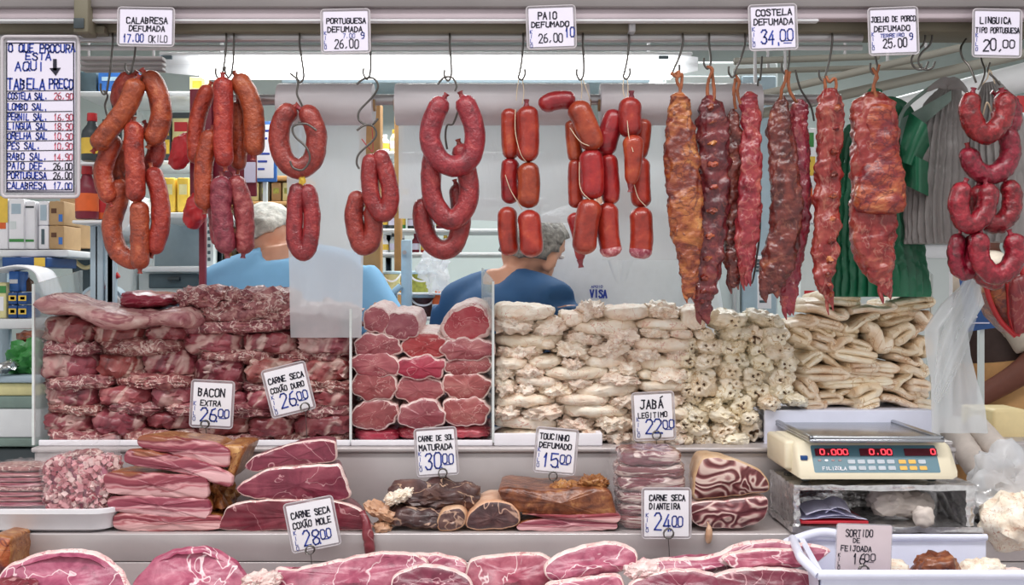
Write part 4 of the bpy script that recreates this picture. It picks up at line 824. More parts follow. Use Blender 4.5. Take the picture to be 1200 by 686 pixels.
cut('middle lean red beef cut with a pale fatty right edge', [(276, 573), (290, 562), (320, 549), (385, 545), (398, 547), (408, 570), (408, 585), (380, 588), (330, 587), (290, 584)], YM + .004, .115, ['beef_cut', 'fat'], 2.2, 'beef_cut', group=gh, seed=7, ms=0, back=.78)
cut('lowest wide lean red beef cut, half behind the CARNE SECA COXÃO MOLE card', [(260, 606), (275, 591), (330, 586), (395, 588), (424, 600), (432, 612), (428, 622), (340, 623), (262, 622)], YM, .115, ['beef_cut', 'fat'], 1.6, 'beef_cut', group=gh, seed=8, ms=0, back=.78)
one(MB().tube(cr([P(424, 600, YM - .012), P(430, 615, YM - .02), P(432, 635, YM - .022), P(434, 654, YM - .02)], 24), [px(r) for r in (4, 4, 4, 4, 4, 4, 4.2, 4.6, 5, 5.4, 5.8, 6, 6.2, 6.4, 6.5, 6.5, 6.4, 6.2, 6, 5.6, 5, 4.2, 3, 1.5)], 14, lump=.003, lf=60), 'meat_strip', 'beef_cut', 'thin dark red meat strip dangling over the edge of the middle shelf', 'meat')
gd = 'dark smoked meat pieces in the middle of the shelf'
t = one(MB().lump(P(508, 586, YM + .02) + Vector((0, .05, 0)), px(108), px(28), .12, R(-4), 2.4, .34, 1.4, 4, 81), 'smoked_tongue', 'dark_jerky', 'blackish wrinkled meat piece lying on top of the dark group', 'meat', gd)
one(MB().lump(P(494, 609, YM) + Vector((0, .05, 0)), px(86), px(27), .11, R(-3), 2.8, .2, 1.4, 4, 83), 'smoked_tongue', 'dark_jerky', 'smooth dark brown tongue-like piece, lower left of the dark group', 'meat', gd)
cut('dark chunk with a tan fat corner, middle of the dark group', [(513, 606), (522, 596), (540, 594), (547, 604), (543, 618), (530, 624), (514, 622)], YM - .004, .1, ['dark_jerky', 'tan_fat'], 2.6, 'smoked_tongue', group=gd, seed=9)
cut('broad dark chunk with tan fat beneath, right of the dark group', [(545, 612), (556, 595), (578, 587), (602, 592), (610, 606), (604, 618), (576, 622), (552, 622)], YM, .12, ['dark_jerky', 'tan_fat'], 2.4, 'smoked_tongue', group=gd, seed=10)
one(MB().lump(P(446, 603, YM) + Vector((0, .03, 0)), px(44), px(14), .07, R(-22), 2.4, .4, 1.6, 4, 85).lump(P(447, 620, YM - .008) + Vector((0, .02, 0)), px(20), px(12), .05, 0, 2.3, .3, 1.6, 3, 86), 'fat_trimming', 'tan_fat', 'tan strip of fat at the left end of the dark meat group', 'meat')
one(MB().lump(P(466, 585, YM) + Vector((0, .03, 0)), px(34), px(13), .06, R(18), 2.4, .4, 1.8, 4, 87), 'fat_trimming', 'pale_bumpy', 'pale ragged scrap of fat by the blackish wrinkled piece', 'meat')
gt = 'smoked fatback slabs'
cut('upper brown smoked fatback slab with a pink lower edge', [(583, 576), (600, 572), (640, 576), (690, 572), (714, 576), (722, 598), (722, 612), (690, 610), (612, 602), (594, 592)], YM + .004, .15, ['brown_smoke', 'brown_smoke'], 2, 'smoked_fatback', group=gt, seed=11, bulge=.012)
cut('lower pink fatback slab lying on the shelf', [(610, 612), (650, 607), (700, 609), (722, 612), (722, 621), (690, 623), (614, 623)], YM, .15, ['bacon', 'brown_smoke'], 1, 'smoked_fatback', group=gt, seed=12)
one(MB().slab([(612, 602), (660, 604), (722, 602), (723, 613), (690, 612), (640, 608)], YM - .002, .06, 1, .6, 44, 0, 0), 'bacon_strip', ['bacon', 'bacon'], 'thin pink bacon layer between the two smoked fatback slabs', 'meat')
for i, (x, y, w, h) in enumerate(((664, 577, 34, 12), (697, 572, 32, 15))):
    one(MB().lump(P(x, y, YM) + Vector((0, .05, 0)), px(w), px(h), .06, .1, 2.4, .4, 1.8, 4, 90 + i), 'smoked_rind_scrap', 'smoked_rind', ('left', 'right')[i] + ' golden crinkled rind scrap on top of the smoked fatback', 'meat', 'golden rind scraps')
gw = 'plastic-wrapped beef packs'
def pack(label, out, seed):
    a = [P(x, y, YM) for x, y in out]; t = thing('wrapped_beef_pack', (sum(v.x for v in a) / len(a), YM, min(v.z for v in a)), label, 'meat pack', gw)
    ya, yb_ = min(y for x, y in out), max(y for x, y in out); nl = 3; h = (yb_ - ya) / nl
    for j in range(nl):
        q = MB(); x0, x1 = min(x for x, y in out) + (5 if ya < 540 and j == 0 else 1), max(x for x, y in out) - (6 if ya < 540 and j == 0 else 1)
        lump_px(q, x0, x1, ya + h * (j + .5), h + 4, YM + .006 + .003 * (j % 2), .12, p=4.2, amp=.16, fr=1.4, sub=4, seed=seed + j * 3); q.build('meat_slice', 'wrapped_beef', t)
    cx, cy = sum(x for x, y in out) / len(out), sum(y for x, y in out) / len(out)
    MB().slab([(cx + (x - cx) * 1.05, cy + (y - cy) * 1.07) for x, y in out], YM + .001, .145, 3, 2.2, 80, 0, 0, .006, seed + 3).build('wrapping', 'wrap', t)
pack('upper plastic-wrapped pack of layered dried beef', [(722, 548), (726, 536), (745, 531), (785, 533), (806, 548), (807, 574), (765, 576), (722, 575)], 20)
pack('lower plastic-wrapped pack of layered dried beef behind the DIANTEIRA card', [(724, 578), (765, 579), (806, 577), (809, 600), (806, 620), (765, 621), (728, 620)], 24)
gr = 'halves of rolled beef'
cut('upper half of the rolled beef with swirling fat layers and a tan rind', [(812, 570), (816, 548), (826, 536), (848, 536), (880, 545), (896, 556), (901, 575), (880, 580), (850, 584), (816, 586)], YM - .002, .15, ['roll_face', 'tan_fat'], 2.2, 'rolled_beef', group=gr, seed=13, bulge=.01, back=.75)
cut('lower half of the rolled beef with concentric fat rings', [(812, 590), (850, 587), (895, 582), (900, 596), (893, 610), (870, 619), (838, 620), (814, 614)], YM - .002, .15, ['roll_face', 'fat'], 1.6, 'rolled_beef', group=gr, seed=14, bulge=.01)
one(MB().tube(cr([P(829, 612, YM - .018), P(831, 620, YM - .022), P(830, 637, YM - .022)], 14), [.0012, .0012, .0012, .0014, .002, .0035, .005, .006, .0065, .0068, .0066, .006, .005, .003], 10), 'fat_trimming', 'tan_fat', 'tan drop of fat hanging below the rolled beef', 'meat')
# white tray with packed cuts at the left
zt = P(0, 628, -.12).z
t = thing('white_tray', P(60, 628, -.02), 'white shallow tray of packed cuts at the left end of the middle shelf', 'tray')
q = MB(); a, b_ = P(-30, 598, -.13), P(132, 628, -.13); cx, cy = (a.x + b_.x) / 2, -.035
def loop(w, d, z, r): return [Vector((cx + x, cy + y, z)) for x, y in rrect(0, 0, w, d, r, 8)]
wT, dT = b_.x - a.x, .19; zM1 = zM + .001; zR = P(0, 598, -.13).z
rg = [loop(wT - .05, dT - .05, zM1, .03), loop(wT - .022, dT - .022, zM1 + .006, .035), loop(wT - .006, dT - .006, zR - .01, .04), loop(wT, dT, zR - .008, .042), loop(wT, dT, zR, .042), loop(wT - .012, dT - .012, zR + .001, .036), loop(wT - .03, dT - .03, zM1 + .012, .03), loop(wT - .06, dT - .06, zM1 + .009, .03)]
n = len(rg[0])
for r_ in rg: q.v += r_
for i in range(len(rg) - 1):
    for k in range(n): q.f.append([i * n + k, i * n + (k + 1) % n, (i + 1) * n + (k + 1) % n, (i + 1) * n + k]); q.m.append(0)
q.f.append(list(range(n))[::-1]); q.m.append(0); q.f.append([(len(rg) - 1) * n + k for k in range(n)]); q.m.append(0); q.build('dish', 'white', t)
t = thing('diced_meat_bag', P(88, 598, -.05), 'clear bag of small diced pink meat on the white tray', 'meat pack')
q = MB(); c = P(88, 572, -.09) + Vector((0, .05, 0))
q.lump(c, px(72), px(60), .088, 0, 6, .05, 2, 3, 5); q.build('meat_mass', 'pink_cut', t)
q = MB(); D = [d for d in ICO[4][0]]
for k in range(900):
    d = D[rnd.randrange(len(D))]
    if d.y > .4: continue
    r_ = (abs(d.x) ** 6 + abs(d.y) ** 6 + abs(d.z) ** 6) ** (-1 / 6) * rnd.uniform(.95, 1.02); p = c + Vector((d.x * r_ * px(37), d.y * r_ * .047, d.z * r_ * px(31)))
    s_ = rnd.uniform(.006, .0105); o = len(q.v); rot = Matrix.Rotation(rnd.uniform(0, 6), 3, Vector((rnd.uniform(-1, 1), rnd.uniform(-1, 1), 1)).normalized())
    vv = [p + rot @ Vector((x * s_ * .5, y * s_ * .42, z * s_ * .7)) for x in (-1, 1) for y in (-1, 1) for z in (-1, 1)]
    q.add(vv, [[0, 1, 3, 2], [4, 6, 7, 5], [0, 4, 5, 1], [2, 3, 7, 6], [0, 2, 6, 4], [1, 5, 7, 3]], k % 4)
M['d1'] = meat('dice_red', [(.3, '86303e'), (.7, 'b05864')], scale=60, vary=0, rough=.3); M['d2'] = meat('dice_pink', [(.3, 'c47880'), (.7, 'e0a8ac')], scale=60, vary=0, rough=.3)
M['d3'] = meat('dice_fat', [(.3, 'd8aeac'), (.7, 'eccfcb')], scale=60, vary=0, rough=.3)
o = q.build('dice', ['d1', 'd2', 'd3', 'd2'], t, smooth=False); o['kind'] = 'stuff'
MB().lump(c + Vector((0, 0, .004)), px(82), px(70), .112, 0, 5, .10, 3, 4, 15).build('plastic_bag', 'wrap', t)
MB().slab([(44, 527), (70, 522), (100, 518), (122, 514), (130, 520), (128, 538), (110, 545), (80, 540), (48, 548)], -.06, .06, 2, 2, 50, 0, 0, .01, 31).build('bag_neck', 'wrap', t)
MB().lump(P(93, 534, -.05), px(52), px(12), .03, R(8), 2.5, .3, 2, 3, 33).build('meat_scrap', 'jerky_strip', t)
for i, (y, x1, l) in enumerate(((560, 50, 'upper'), (583, 53, 'lower'))):
    t = thing('sliced_bacon_pack', P(22, y + 11, -.06), l + ' clear pack of bacon slices at the far left of the white tray', 'meat pack', 'packs of bacon slices on the white tray')
    for k in range(4):
        q = MB(); lump_px(q, -22, x1, y - 9 + k * 6, 6.5, -.08, .09, p=4, amp=.15, fr=2, sub=3, seed=40 + i * 5 + k); q.build('slice', ('bacon', 'jerky_strip')[k == 0], t)
    q = MB(); lump_px(q, -26, x1 + 3, y, 29, -.087, .105, p=4, amp=.15, fr=2.5, sub=4, seed=50 + i); q.build('wrapping', 'wrap', t)
one(MB().slab([(-12, 632), (8, 630), (14, 640), (13, 668), (6, 676), (-12, 672)], -.2, .08, 2, 2, 40, 0, 1, .01), 'smoked_meat_piece', ['smoked_orange', 'smoked_rind'], 'browned smoked meat piece at the lower left corner', 'meat')

# ------------------------------------------------------------------ front row of large cuts
gf = 'large pink cuts in the front row'
YF = -.28
cut('domed pink ham cut with a white fat rim, lower left corner', [(-8, 676), (10, 664), (40, 654), (80, 651), (112, 659), (132, 672), (146, 694), (140, 716), (60, 724), (-10, 716)], YF, .05, ['pink_cut', 'fat'], 3, 'meat_cut', group=gf, seed=15, bulge=.014, tilt=.35, back=.62, ms=0)
cut('rounded coarse pink cut, second from the left in the front row', [(150, 690), (166, 668), (182, 655), (215, 648), (240, 649), (262, 658), (280, 674), (288, 694), (270, 716), (160, 716)], YF + .01, .05, ['pink_cut', 'pink_cut'], 2, 'meat_cut', group=gf, seed=16, bulge=.016, tilt=.35, back=.62, ms=0)
cut('long flat pink cut starting below the COXÃO MOLE card', [(318, 672), (345, 671), (400, 660), (450, 653), (485, 655), (500, 666), (482, 690), (440, 708), (330, 706)], YF + .012, .05, ['pink_cut', 'fat'], 2.2, 'meat_cut', group=gf, seed=17, bulge=.012, tilt=.35, back=.62, ms=0)
cut('short pink cut tucked behind the long flat one', [(478, 656), (505, 653), (535, 657), (549, 668), (545, 690), (500, 690), (488, 676)], YF + .04, .05, ['pink_cut', 'fat'], 2.2, 'meat_cut', group=gf, seed=18, bulge=.01, tilt=.35, back=.62, ms=0)
cut('small dark pink cut in front of the long flat one', [(458, 682), (490, 668), (530, 672), (552, 686), (550, 712), (470, 712)], YF - .03, .05, ['beef_cut', 'fat'], 2.2, 'meat_cut', group=gf, seed=19, bulge=.01, tilt=.35, back=.62, ms=0)
cut('middle flat pink cut below the TOUCINHO card', [(550, 662), (590, 655), (632, 654), (648, 664), (642, 690), (600, 706), (552, 700)], YF + .02, .05, ['pink_cut', 'fat'], 2.2, 'meat_cut', group=gf, seed=20, bulge=.012, tilt=.35, back=.62, ms=0)
cut('oval pink steak with a thick white rim standing highest in the front row', [(637, 672), (650, 656), (690, 643), (722, 640), (744, 648), (749, 660), (738, 670), (700, 681), (655, 686)], YF - .005, .05, ['pink_cut', 'fat'], 2.8, 'meat_cut', group=gf, seed=21, bulge=.012, tilt=.35, back=.62, ms=0)
cut('flat dark pink cut in front of the oval steak', [(640, 690), (690, 681), (724, 678), (734, 694), (720, 716), (650, 716)], YF - .04, .05, ['pink_cut', 'fat'], 2.4, 'meat_cut', group=gf, seed=22, bulge=.01, tilt=.35, back=.62, ms=0)
cut('long layered pink cut reaching from the oval steak to the white bin', [(738, 676), (762, 660), (800, 658), (840, 654), (870, 641), (915, 638), (972, 646), (974, 654), (950, 664), (880, 668), (770, 684)], YF + .01, .05, ['pink_cut', 'fat'], 2.4, 'meat_cut', group=gf, seed=23, bulge=.012, tilt=.35, back=.62, ms=0)
cut('thin pink slice lying on the long layered cut', [(848, 656), (880, 647), (930, 646), (950, 655), (948, 666), (900, 668), (862, 668)], YF - .012, .04, ['pink_cut', 'fat'], 1.8, 'meat_cut', group=gf, seed=24, bulge=.006, tilt=.35, back=.62, ms=0)
cut('dark pink cut below the layered one, left half of the pair by the bin', [(738, 690), (770, 676), (810, 672), (840, 678), (850, 696), (836, 716), (744, 716)], YF - .05, .05, ['beef_cut', 'fat'], 2.2, 'meat_cut', group=gf, seed=25, bulge=.012, tilt=.35, back=.62, ms=0)
cut('dark pink cut touching the white bin at the bottom edge', [(838, 682), (880, 671), (930, 672), (962, 680), (978, 700), (950, 716), (846, 716)], YF - .05, .05, ['beef_cut', 'fat'], 2.2, 'meat_cut', group=gf, seed=26, bulge=.012, tilt=.35, back=.62, ms=0)
for i, (x, y, w, l) in enumerate(((306, 681, 40, 'pale fat scrap between the second and third front cuts'), (752, 668, 36, 'pale fat scrap at the right of the oval steak'), (10, 690, 60, 'dark meat scrap at the bottom left corner'))):
    one(MB().lump(P(x, y, YF), px(w), px(16), .06, .1, 2.5, .3, 1.8, 4, 60 + i), 'meat_scrap', ('fat', 'fat', 'beef_cut')[i], l, 'meat')

# ------------------------------------------------------------------ the scale and its foil-wrapped stand
YS = -.13
def scale():
    t = thing('shop_scale', P(1020, 562, YS + .1), 'cream electronic shop scale with red digits and a steel pan', 'scale')
    # cream body: front face leans back
    f = [P(x, y, YS) for x, y in ((941, 546), (947, 562), (1118, 562), (1124, 556))]
    prof = [(.0, 562), (.0, 556), (.035, 524), (.045, 521), (.20, 521), (.20, 562)]
    xl, xr = P(936, 0, YS).x, P(1124, 0, YS).x; zz = lambda y: P(0, y, YS).z
    q = MB(); v = []
    for x, ins in ((xl, .006), (xl + .006, 0), (xr - .012, 0), (xr, .008)):
        cyy, czz = .1, (zz(562) + zz(521)) / 2
        v.append([Vector((x, YS + y + (ins if y < .1 else -ins), zz(yy) + (-ins if zz(yy) > czz else ins * .5))) for y, yy in prof])
    o = 0; n = len(prof)
    for rg_ in v: q.v += rg_
    for i in range(3):
        for k in range(n): q.f.append([i * n + k, i * n + (k + 1) % n, (i + 1) * n + (k + 1) % n, (i + 1) * n + k]); q.m.append(0)
    q.f.append(list(range(n))); q.m.append(0); q.f.append([3 * n + k for k in range(n)]); q.m.append(0); q.build('body', 'cream', t)
    q = MB(); q.box(P(905, 0, .02).x, xl + .01, YS + .05, .07, zz(556), zz(521), .006); q.build('side_housing', 'cream', t)
    # sloping display panel
    a, c = Vector((0, YS + .0012, zz(556))), Vector((0, YS + .035, zz(524))); az = (c - a).normalized(); ax = Vector((1, 0, 0)); u = px(1, YS); org = Vector((P(955, 0, YS).x, a.y, a.z)) + az * .002; nr = ax.cross(az)
    H = (c - a).length / u - 3; WW = 148
    q = MB(); plate(q, WW / 2, H / 2, WW, H, 2, .001, org, ax, az, u, off=.0012); pn = q.build('display_panel', 'teal_panel', t, smooth=False)
    def sub(name, x, y, w, h, mat, r=1, off=.0022, parent=pn): 
        q = MB(); plate(q, x + w / 2, y + h / 2, w, h, r, .001, org, ax, az, u, off=off); return q.build(name, mat, parent, smooth=False)
    for x, w, s in ((4, 41, '0.000'), (57, 40, '0.00'), (110, 40, '0')):
        sub('digit_window', x, H - 14, w - 1, 9.5, 'display_red')
        q = MB(); k = len(s.replace('.', '')); write(q, s, org, ax, az, x + w - 6.6 * len(s) - 2, H - 12.4, 6.6, 6.6 * len(s), 1.2, 0, u, jit=0, off=.003); q.build('digits', 'digit', pn, smooth=False)
    for r_ in range(2):
        for k in range(8):
            sub('key', 41 + k * 11.6 + (2 if k > 4 else 0), H - 24 - r_ * 8.2, 8.6, 5, 'key_yellow' if (r_ == 0 and k in (5, 6)) or (r_ == 1 and k > 4) else 'key_grey', 1)
    q = MB(); write(q, 'FILIZOLA', org, ax, az, 10, H - 32.2, 4, 28, .9, 0, u, jit=0, off=.0022); q.build('lettering', 'card_white', pn, smooth=False)
    for k in range(4): sub('indicator', 6 + k * 8, H - 21, 4, 2.4, 'card_white' if k == 1 else 'display_red', 1)
    # emblem on the cream border, vents on the left side
    q = MB(); q.box(P(941, 0, YS).x, P(949, 0, YS).x, YS + .014, YS + .03, zz(541), zz(536), .001).build('emblem', 'dblue', t)
    # pan: frame with raised rim, on two brackets
    z1 = P(0, 519, YS).z; x0, x1 = P(949, 0, YS).x, P(1108, 0, YS).x; Y0, Y1 = YS + .002, YS + .30
    q = MB(); q.box(x0, x1, Y0, Y1, z1 - .001, z1 + .006, .003)
    for a_, b_ in (((x0, x1, Y0, Y0 + .012)), ((x0, x1, Y1 - .012, Y1))) if False else (): pass
    q.build('pan', 'pan', t)
    for bx in ((x0, x1, Y0, Y0 + .010), (x0, x1, Y1 - .010, Y1), (x0, x0 + .010, Y0, Y1), (x1 - .010, x1, Y0, Y1)):
        MB().box(*bx, z1 + .004, z1 + .0115, .003).build('pan_rim', 'pan', t)
    for x in (x0 + .05, x1 - .06): MB().box(x, x + .02, YS + .08, YS + .14, zz(523), z1, .002).build('pan_support', 'dark', t)
    for x in (xl + .02, xr - .04):
        for y in (YS + .03, YS + .16): MB().lathe(Vector((x, y, P(0, 567, YS).z)), [(.007, 0), (.009, .002), (.009, .008)], 14).build('foot', 'dark', t)
scale()
zs0, zs1 = zM + .001, P(0, 567, YS).z - .001
t = thing('foil_stand', P(1040, 620, YS + .1), 'open box stand wrapped in crinkled foil under the scale', 'stand')
xa, xb = P(930, 0, YS).x, P(1146, 0, YS).x
def crinkle(name, *bx):
    b = bmesh.new(); bmesh.ops.create_cube(b, size=1); x0, x1, y0, y1, z0, z1 = bx
    for v in b.verts: v.co = Vector(((x0 + x1) / 2 + v.co.x * (x1 - x0), (y0 + y1) / 2 + v.co.y * (y1 - y0), (z0 + z1) / 2 + v.co.z * (z1 - z0)))
    bmesh.ops.subdivide_edges(b, edges=b.edges[:], cuts=14, use_grid_fill=True)
    for v in b.verts: v.co += .0034 * noise.noise_vector(v.co * 95)
    b.verts.index_update(); q = MB().add([v.co for v in b.verts], [[v.index for v in f.verts] for f in b.faces]); b.free(); q.build(name, 'foil', t)
crinkle('top_panel', xa, xb, YS, .06, zs1 - .012, zs1 - .002); crinkle('bottom_panel', xa - .004, xb + .01, YS - .004, .06, zs0 + .003, zs0 + .014)
crinkle('side_panel', xa, xa + .012, YS, .06, zs0 + .014, zs1 - .012); crinkle('side_panel', xb - .022, xb - .006, YS, .06, zs0 + .014, zs1 - .012); crinkle('back_panel', xa, xb, .052, .06, zs0 + .014, zs1 - .012)
zf = zs0 + .0165
one(MB().box(P(940, 0, YS).x, P(1020, 0, YS).x, YS + .01, YS + .12, zf, zf + .005, .001), 'folder', 'redfolder', 'red folder lying inside the foil stand', 'folder')
for k in range(4):
    q = MB(); x0, x1 = (940, 958, 944, 966)[k], (1016, 1004, 990, 996)[k]
    q.sheet(lambda u, v: P(x0 + (x1 - x0) * u, 600, YS + .015 + .08 * v) * Vector((1, 1, 0)) if False else Vector((P(x0 + (x1 - x0) * u, 0, YS + .02).x + .01 * v * (k - 1.5), YS + .014 + .085 * v, zf + .0068 + .0042 * k + (.010 if k > 1 else .004) * math.sin(u * 3.1) + .002 * k * v)), 16, 6)
    one(q, 'paper_sheet', 'paper', ['lowest', 'second', 'third', 'topmost'][k] + ' loose white paper sheet on the red folder in the foil stand', 'paper', 'papers in the foil stand')
q = MB(); c = Vector((P(1068, 0, YS).x, YS + .07, zf + .029))
q.lump(c, px(68), .048, .10, R(-3), 2.6, .22, 1.3, 4, 91, groove=.08, gf=4); q.lump(Vector((P(1082, 0, YS).x, YS + .0, zf + .014)), px(22), .036, .035, R(10), 2.6, .15, 1.5, 3, 92)
one(q, 'cleaning_cloth', 'cloth', 'crumpled beige cloth stuffed in the foil stand', 'cloth')

# ------------------------------------------------------------------ white bin lower right, cheese, bags
YB = -.42
t = thing('white_bin', P(1100, 690, YB + .1), 'white plastic bin with a moulded handle at the lower right', 'bin')
a, b_ = P(962, 676, YB), P(1225, 676, YB); zr = P(0, 674, YB).z; zb = zL + .002; yb = YB + .22; zk = P(0, 630, yb).z
MB().box(a.x, b_.x, YB, YB + .012, zb, zr, .004).tube([Vector((a.x - .006, YB, zr)), Vector((b_.x, YB, zr))], .008, 12).build('front_panel', 'bin', t)
MB().box(a.x + .02, b_.x, yb, yb + .01, zb, zk, .003).tube([Vector((a.x + .03, yb, zk)), Vector((b_.x, yb, zk))], .006, 12).build('back_panel', 'bin', t)
q = MB(); q.add([Vector((a.x, YB, zb)), Vector((a.x + .02, yb, zb)), Vector((a.x + .02, yb, zk)), Vector((a.x - .004, YB, zr)), Vector((a.x + .01, YB, zb)), Vector((a.x + .03, yb, zb)), Vector((a.x + .03, yb, zk)), Vector((a.x + .006, YB, zr))], [[0, 1, 2, 3], [7, 6, 5, 4], [3, 2, 6, 7], [0, 4, 5, 1]])
q.wire([Vector((a.x - .004, YB, zr)), Vector((a.x - .022, YB + .03, zr + .018)), Vector((a.x - .010, YB + .10, zr + .012)), Vector((a.x + .01, yb, zk - .003))], .008); q.build('side_panel', 'bin', t)
MB().box(a.x + .008, b_.x, YB + .012, yb, zb + .03, zb + .036).build('base', 'bin', t)
MB().wire([P(920, 638, -.2), P(935, 632, -.2), P(960, 625, -.2), P(980, 627, -.2), P(986, 636, -.2)], .009, 40, 12).build('handle', 'bin', t)
for i, (x, y, w, h, m, l) in enumerate(((1098, 664, 42, 26, 'brown_smoke', 'brown smoked piece in the middle of the white bin'), (1150, 668, 44, 18, 'pale_bumpy', 'pale pink scrap with an orange edge at the right inside the white bin'), (1030, 668, 60, 16, 'pale_bumpy', 'pale knobbly scrap behind the SORTIDO card in the white bin'), (1180, 680, 50, 20, 'fat', 'fatty scrap at the right end inside the white bin'), (1074, 680, 50, 18, 'jerky_strip', 'pinkish chunk low inside the white bin'), (1000, 682, 50, 18, 'jerky_strip', 'dark pink chunk at the left inside the white bin'))):
    one(MB().lump(P(x, y, YB + .1), px(w), px(h), .07, .1, 2.4, .22, 1.3, 4, 110 + i), 'meat_piece', m, l, 'meat', 'feijoada pieces in the white bin')
one(MB().lump(P(1186, 606, -.12), px(58), px(58), .11, R(30), 2.3, .22, 1.3, 4, 121), 'tripe', 'pale_bumpy', 'pale ragged meat hanging over the right edge of the white bin', 'meat')
one(MB().lump(P(1175, 572, -.05), px(92), px(74), .12, R(35), 2.4, .3, 1.3, 4, 125), 'plastic_bag', 'bagfilm', 'crumpled clear plastic bag right of the scale', 'plastic bag')
one(MB().lump(P(1140, 592, -.02), px(60), px(40), .1, 0, 2.4, .3, 1.4, 4, 127), 'foil_sheet', 'foil', 'crumpled foil at the right end of the stand', 'foil')
for i, (x0, y0, x1, y1) in enumerate(((1112, 498, 1148, 552), (1140, 496, 1180, 540))):
    t = thing('wrapped_loaf', P((x0 + x1) / 2, y1, .1), ('left', 'right')[i] + ' long beige wrapped roll slanting beside the scale', 'food pack', 'beige wrapped rolls')
    MB().tube(cr([P(x0, y0, .3), P((x0 + x1) / 2, (y0 + y1) / 2, .2), P(x1, y1, .1)], 24), [.002 + px(15) * min(1, (k + 1) / 4, (24 - k) / 4) for k in range(24)], 20, lump=.002, lf=60).build('roll', 'cloth', t)
for i, (x0, x1, y0, y1, l) in enumerate(((1148, 1174, 479, 518, 'left'), (1164, 1204, 480, 528, 'right'))):
    b = MB(); a, c = P(x0, y0, .34 - .06 * i), P(x1, y1, .34 - .06 * i); b.box(a.x, c.x, .34 - .06 * i, .45 - .06 * i, c.z, a.z, .008, seg=3)
    one(b, 'cheese_block', 'cheese', l + ' pale yellow cheese block at the right edge', 'cheese', 'cheese blocks')
t = one(MB().pbox(1100, 518, 1240, 545, .2, .5, .006), 'side_shelf', 'shelf_steel', 'metal side shelf carrying the cheese blocks', 'shelf')
# clear bag roll hanging at the right of the pile
q = MB()
def fn(u, v):
    w = (10 + 48 * v ** 1.1) if v < .42 else (30 + 40 * (v - .42)); cx = 1140 - 48 * v if v < .42 else 1118 + 6 * (v - .42)
    e = [(1142, 12), (1130, 52), (1110, 50), (1112, 50), (1118, 52), (1122, 62), (1124, 66)]
    k = v * (len(e) - 1); i = min(int(k), len(e) - 2); f = k - i; cx = e[i][0] * (1 - f) + e[i + 1][0] * f; w = e[i][1] * (1 - f) + e[i + 1][1] * f
    p = P(cx + w * (u - .5), 326 + 182 * v, .06); p.y += .012 * math.sin(u * 14 + 4 * v) * (.4 + .6 * (1 - v)); return p
q.sheet(fn, 44, 60)
one(q, 'plastic_bag', 'film', 'long milky plastic bag hanging between the pork skins and the cheese', 'plastic bag')
one(MB().sheet(lambda u, v: P(1142 - 44 * v + (20 + 44 * v * (1 - v) * 2 - 14 * v) * (u - .5), 322 + 150 * v, .040 + .012 * math.sin(u * 11 + v * 5)), 30, 60), 'plastic_bag', 'clear', 'clear twisted plastic strip over the upper part of the long milky bag', 'plastic bag')

# ------------------------------------------------------------------ price cards
def kilo(x, y, dy, h, col='b'): return [(c, x, y + dy * i, h, h * .8, .8, col) for i, c in enumerate('KILO')]
YC = -.085
card('CALABRESA DEFUMADA price card, first of the upper cards beside the price board', 171, 31.5, 67, 46, YC, -1, [('CALABRESA', 11, 19, 7, 48, 1.5, 'k'), ('DEFUMADA', 14, 28, 6, 42, 1.4, 'k'), ('17.00', 7, 41, 9, 24, 1.4, 'b'), ('OKILO', 37, 41, 8, 22, 1, 'k')] )
card('PORTUGUESA DEFUMADA price card above the left plastic roll', 405, 36.5, 58, 52, YC, 1, [('PORTUGUESA', 7, 17, 6, 46, 1.4, 'k'), ('DEFUMADA', 8, 27, 6, 41, 1.4, 'k'), ('7,00', 26, 34, 5, 14, .7, 'b'), ('26,00', 16, 46, 10, 28, 1.4, 'k'), ('9', 47, 35, 7, 5, 1.3, 'b')] + kilo(4, 30, 5.5, 4))
card('PAIO DEFUMADO price card above the stubby sausage strings', 646, 32, 58, 51, YC, 2, [('PAIO', 14, 16, 8, 22, 1.6, 'k'), ('DEFUMADO', 6, 25, 6, 44, 1.5, 'k'), ('26,00', 14, 43, 10, 28, 1.4, 'k'), ('10', 45, 38, 11, 11, 1.6, 'b')] + kilo(4, 32, 5.5, 4))
card('COSTELA DEFUMADA price card with a large blue 34.00', 906, 32, 57, 54, YC, 2, [('COSTELA', 9, 13, 7, 42, 1.6, 'k'), ('DEFUMADA', 6, 24, 7, 46, 1.5, 'k'), ('34.', 14, 47, 16, 24, 2, 'b'), ('00', 36, 43, 13, 16, 1.7, 'b'), ('-', 38, 45, 4, 14, 1.2, 'b'), ('-', 40, 48, 4, 12, 1.2, 'b')] + kilo(4, 31, 6, 4.5))
card('JOELHO DE PORCO DEFUMADO price card left of the two empty hooks', 1047, 36.5, 59, 56, YC, 2, [('JOELHO DE PORCO', 4, 17, 6, 52, 1.3, 'k'), ('DEFUMADO', 7, 28, 6, 42, 1.4, 'k'), ('TERREIRO', 14, 35, 4, 28, .9, 'b'), ('25,00', 17, 47, 10, 28, 1.5, 'k'), ('9', 48, 38, 7, 5, 1.3, 'b')] + kilo(4, 33, 5.5, 4))
card('LINGUIÇA TIPO PORTUGUESA price card at the upper right corner', 1168.5, 39, 58, 57, YC, -1, [('LINGUIÇA', 9, 17, 7, 36, 1.5, 'k'), ('TIPO PORTUGUESA', 4, 28, 6, 51, 1.3, 'k'), ('20,', 13, 49, 13, 24, 1.8, 'k'), ('00', 36, 45, 9, 14, 1.5, 'k')] + kilo(4, 33, 5.5, 4))
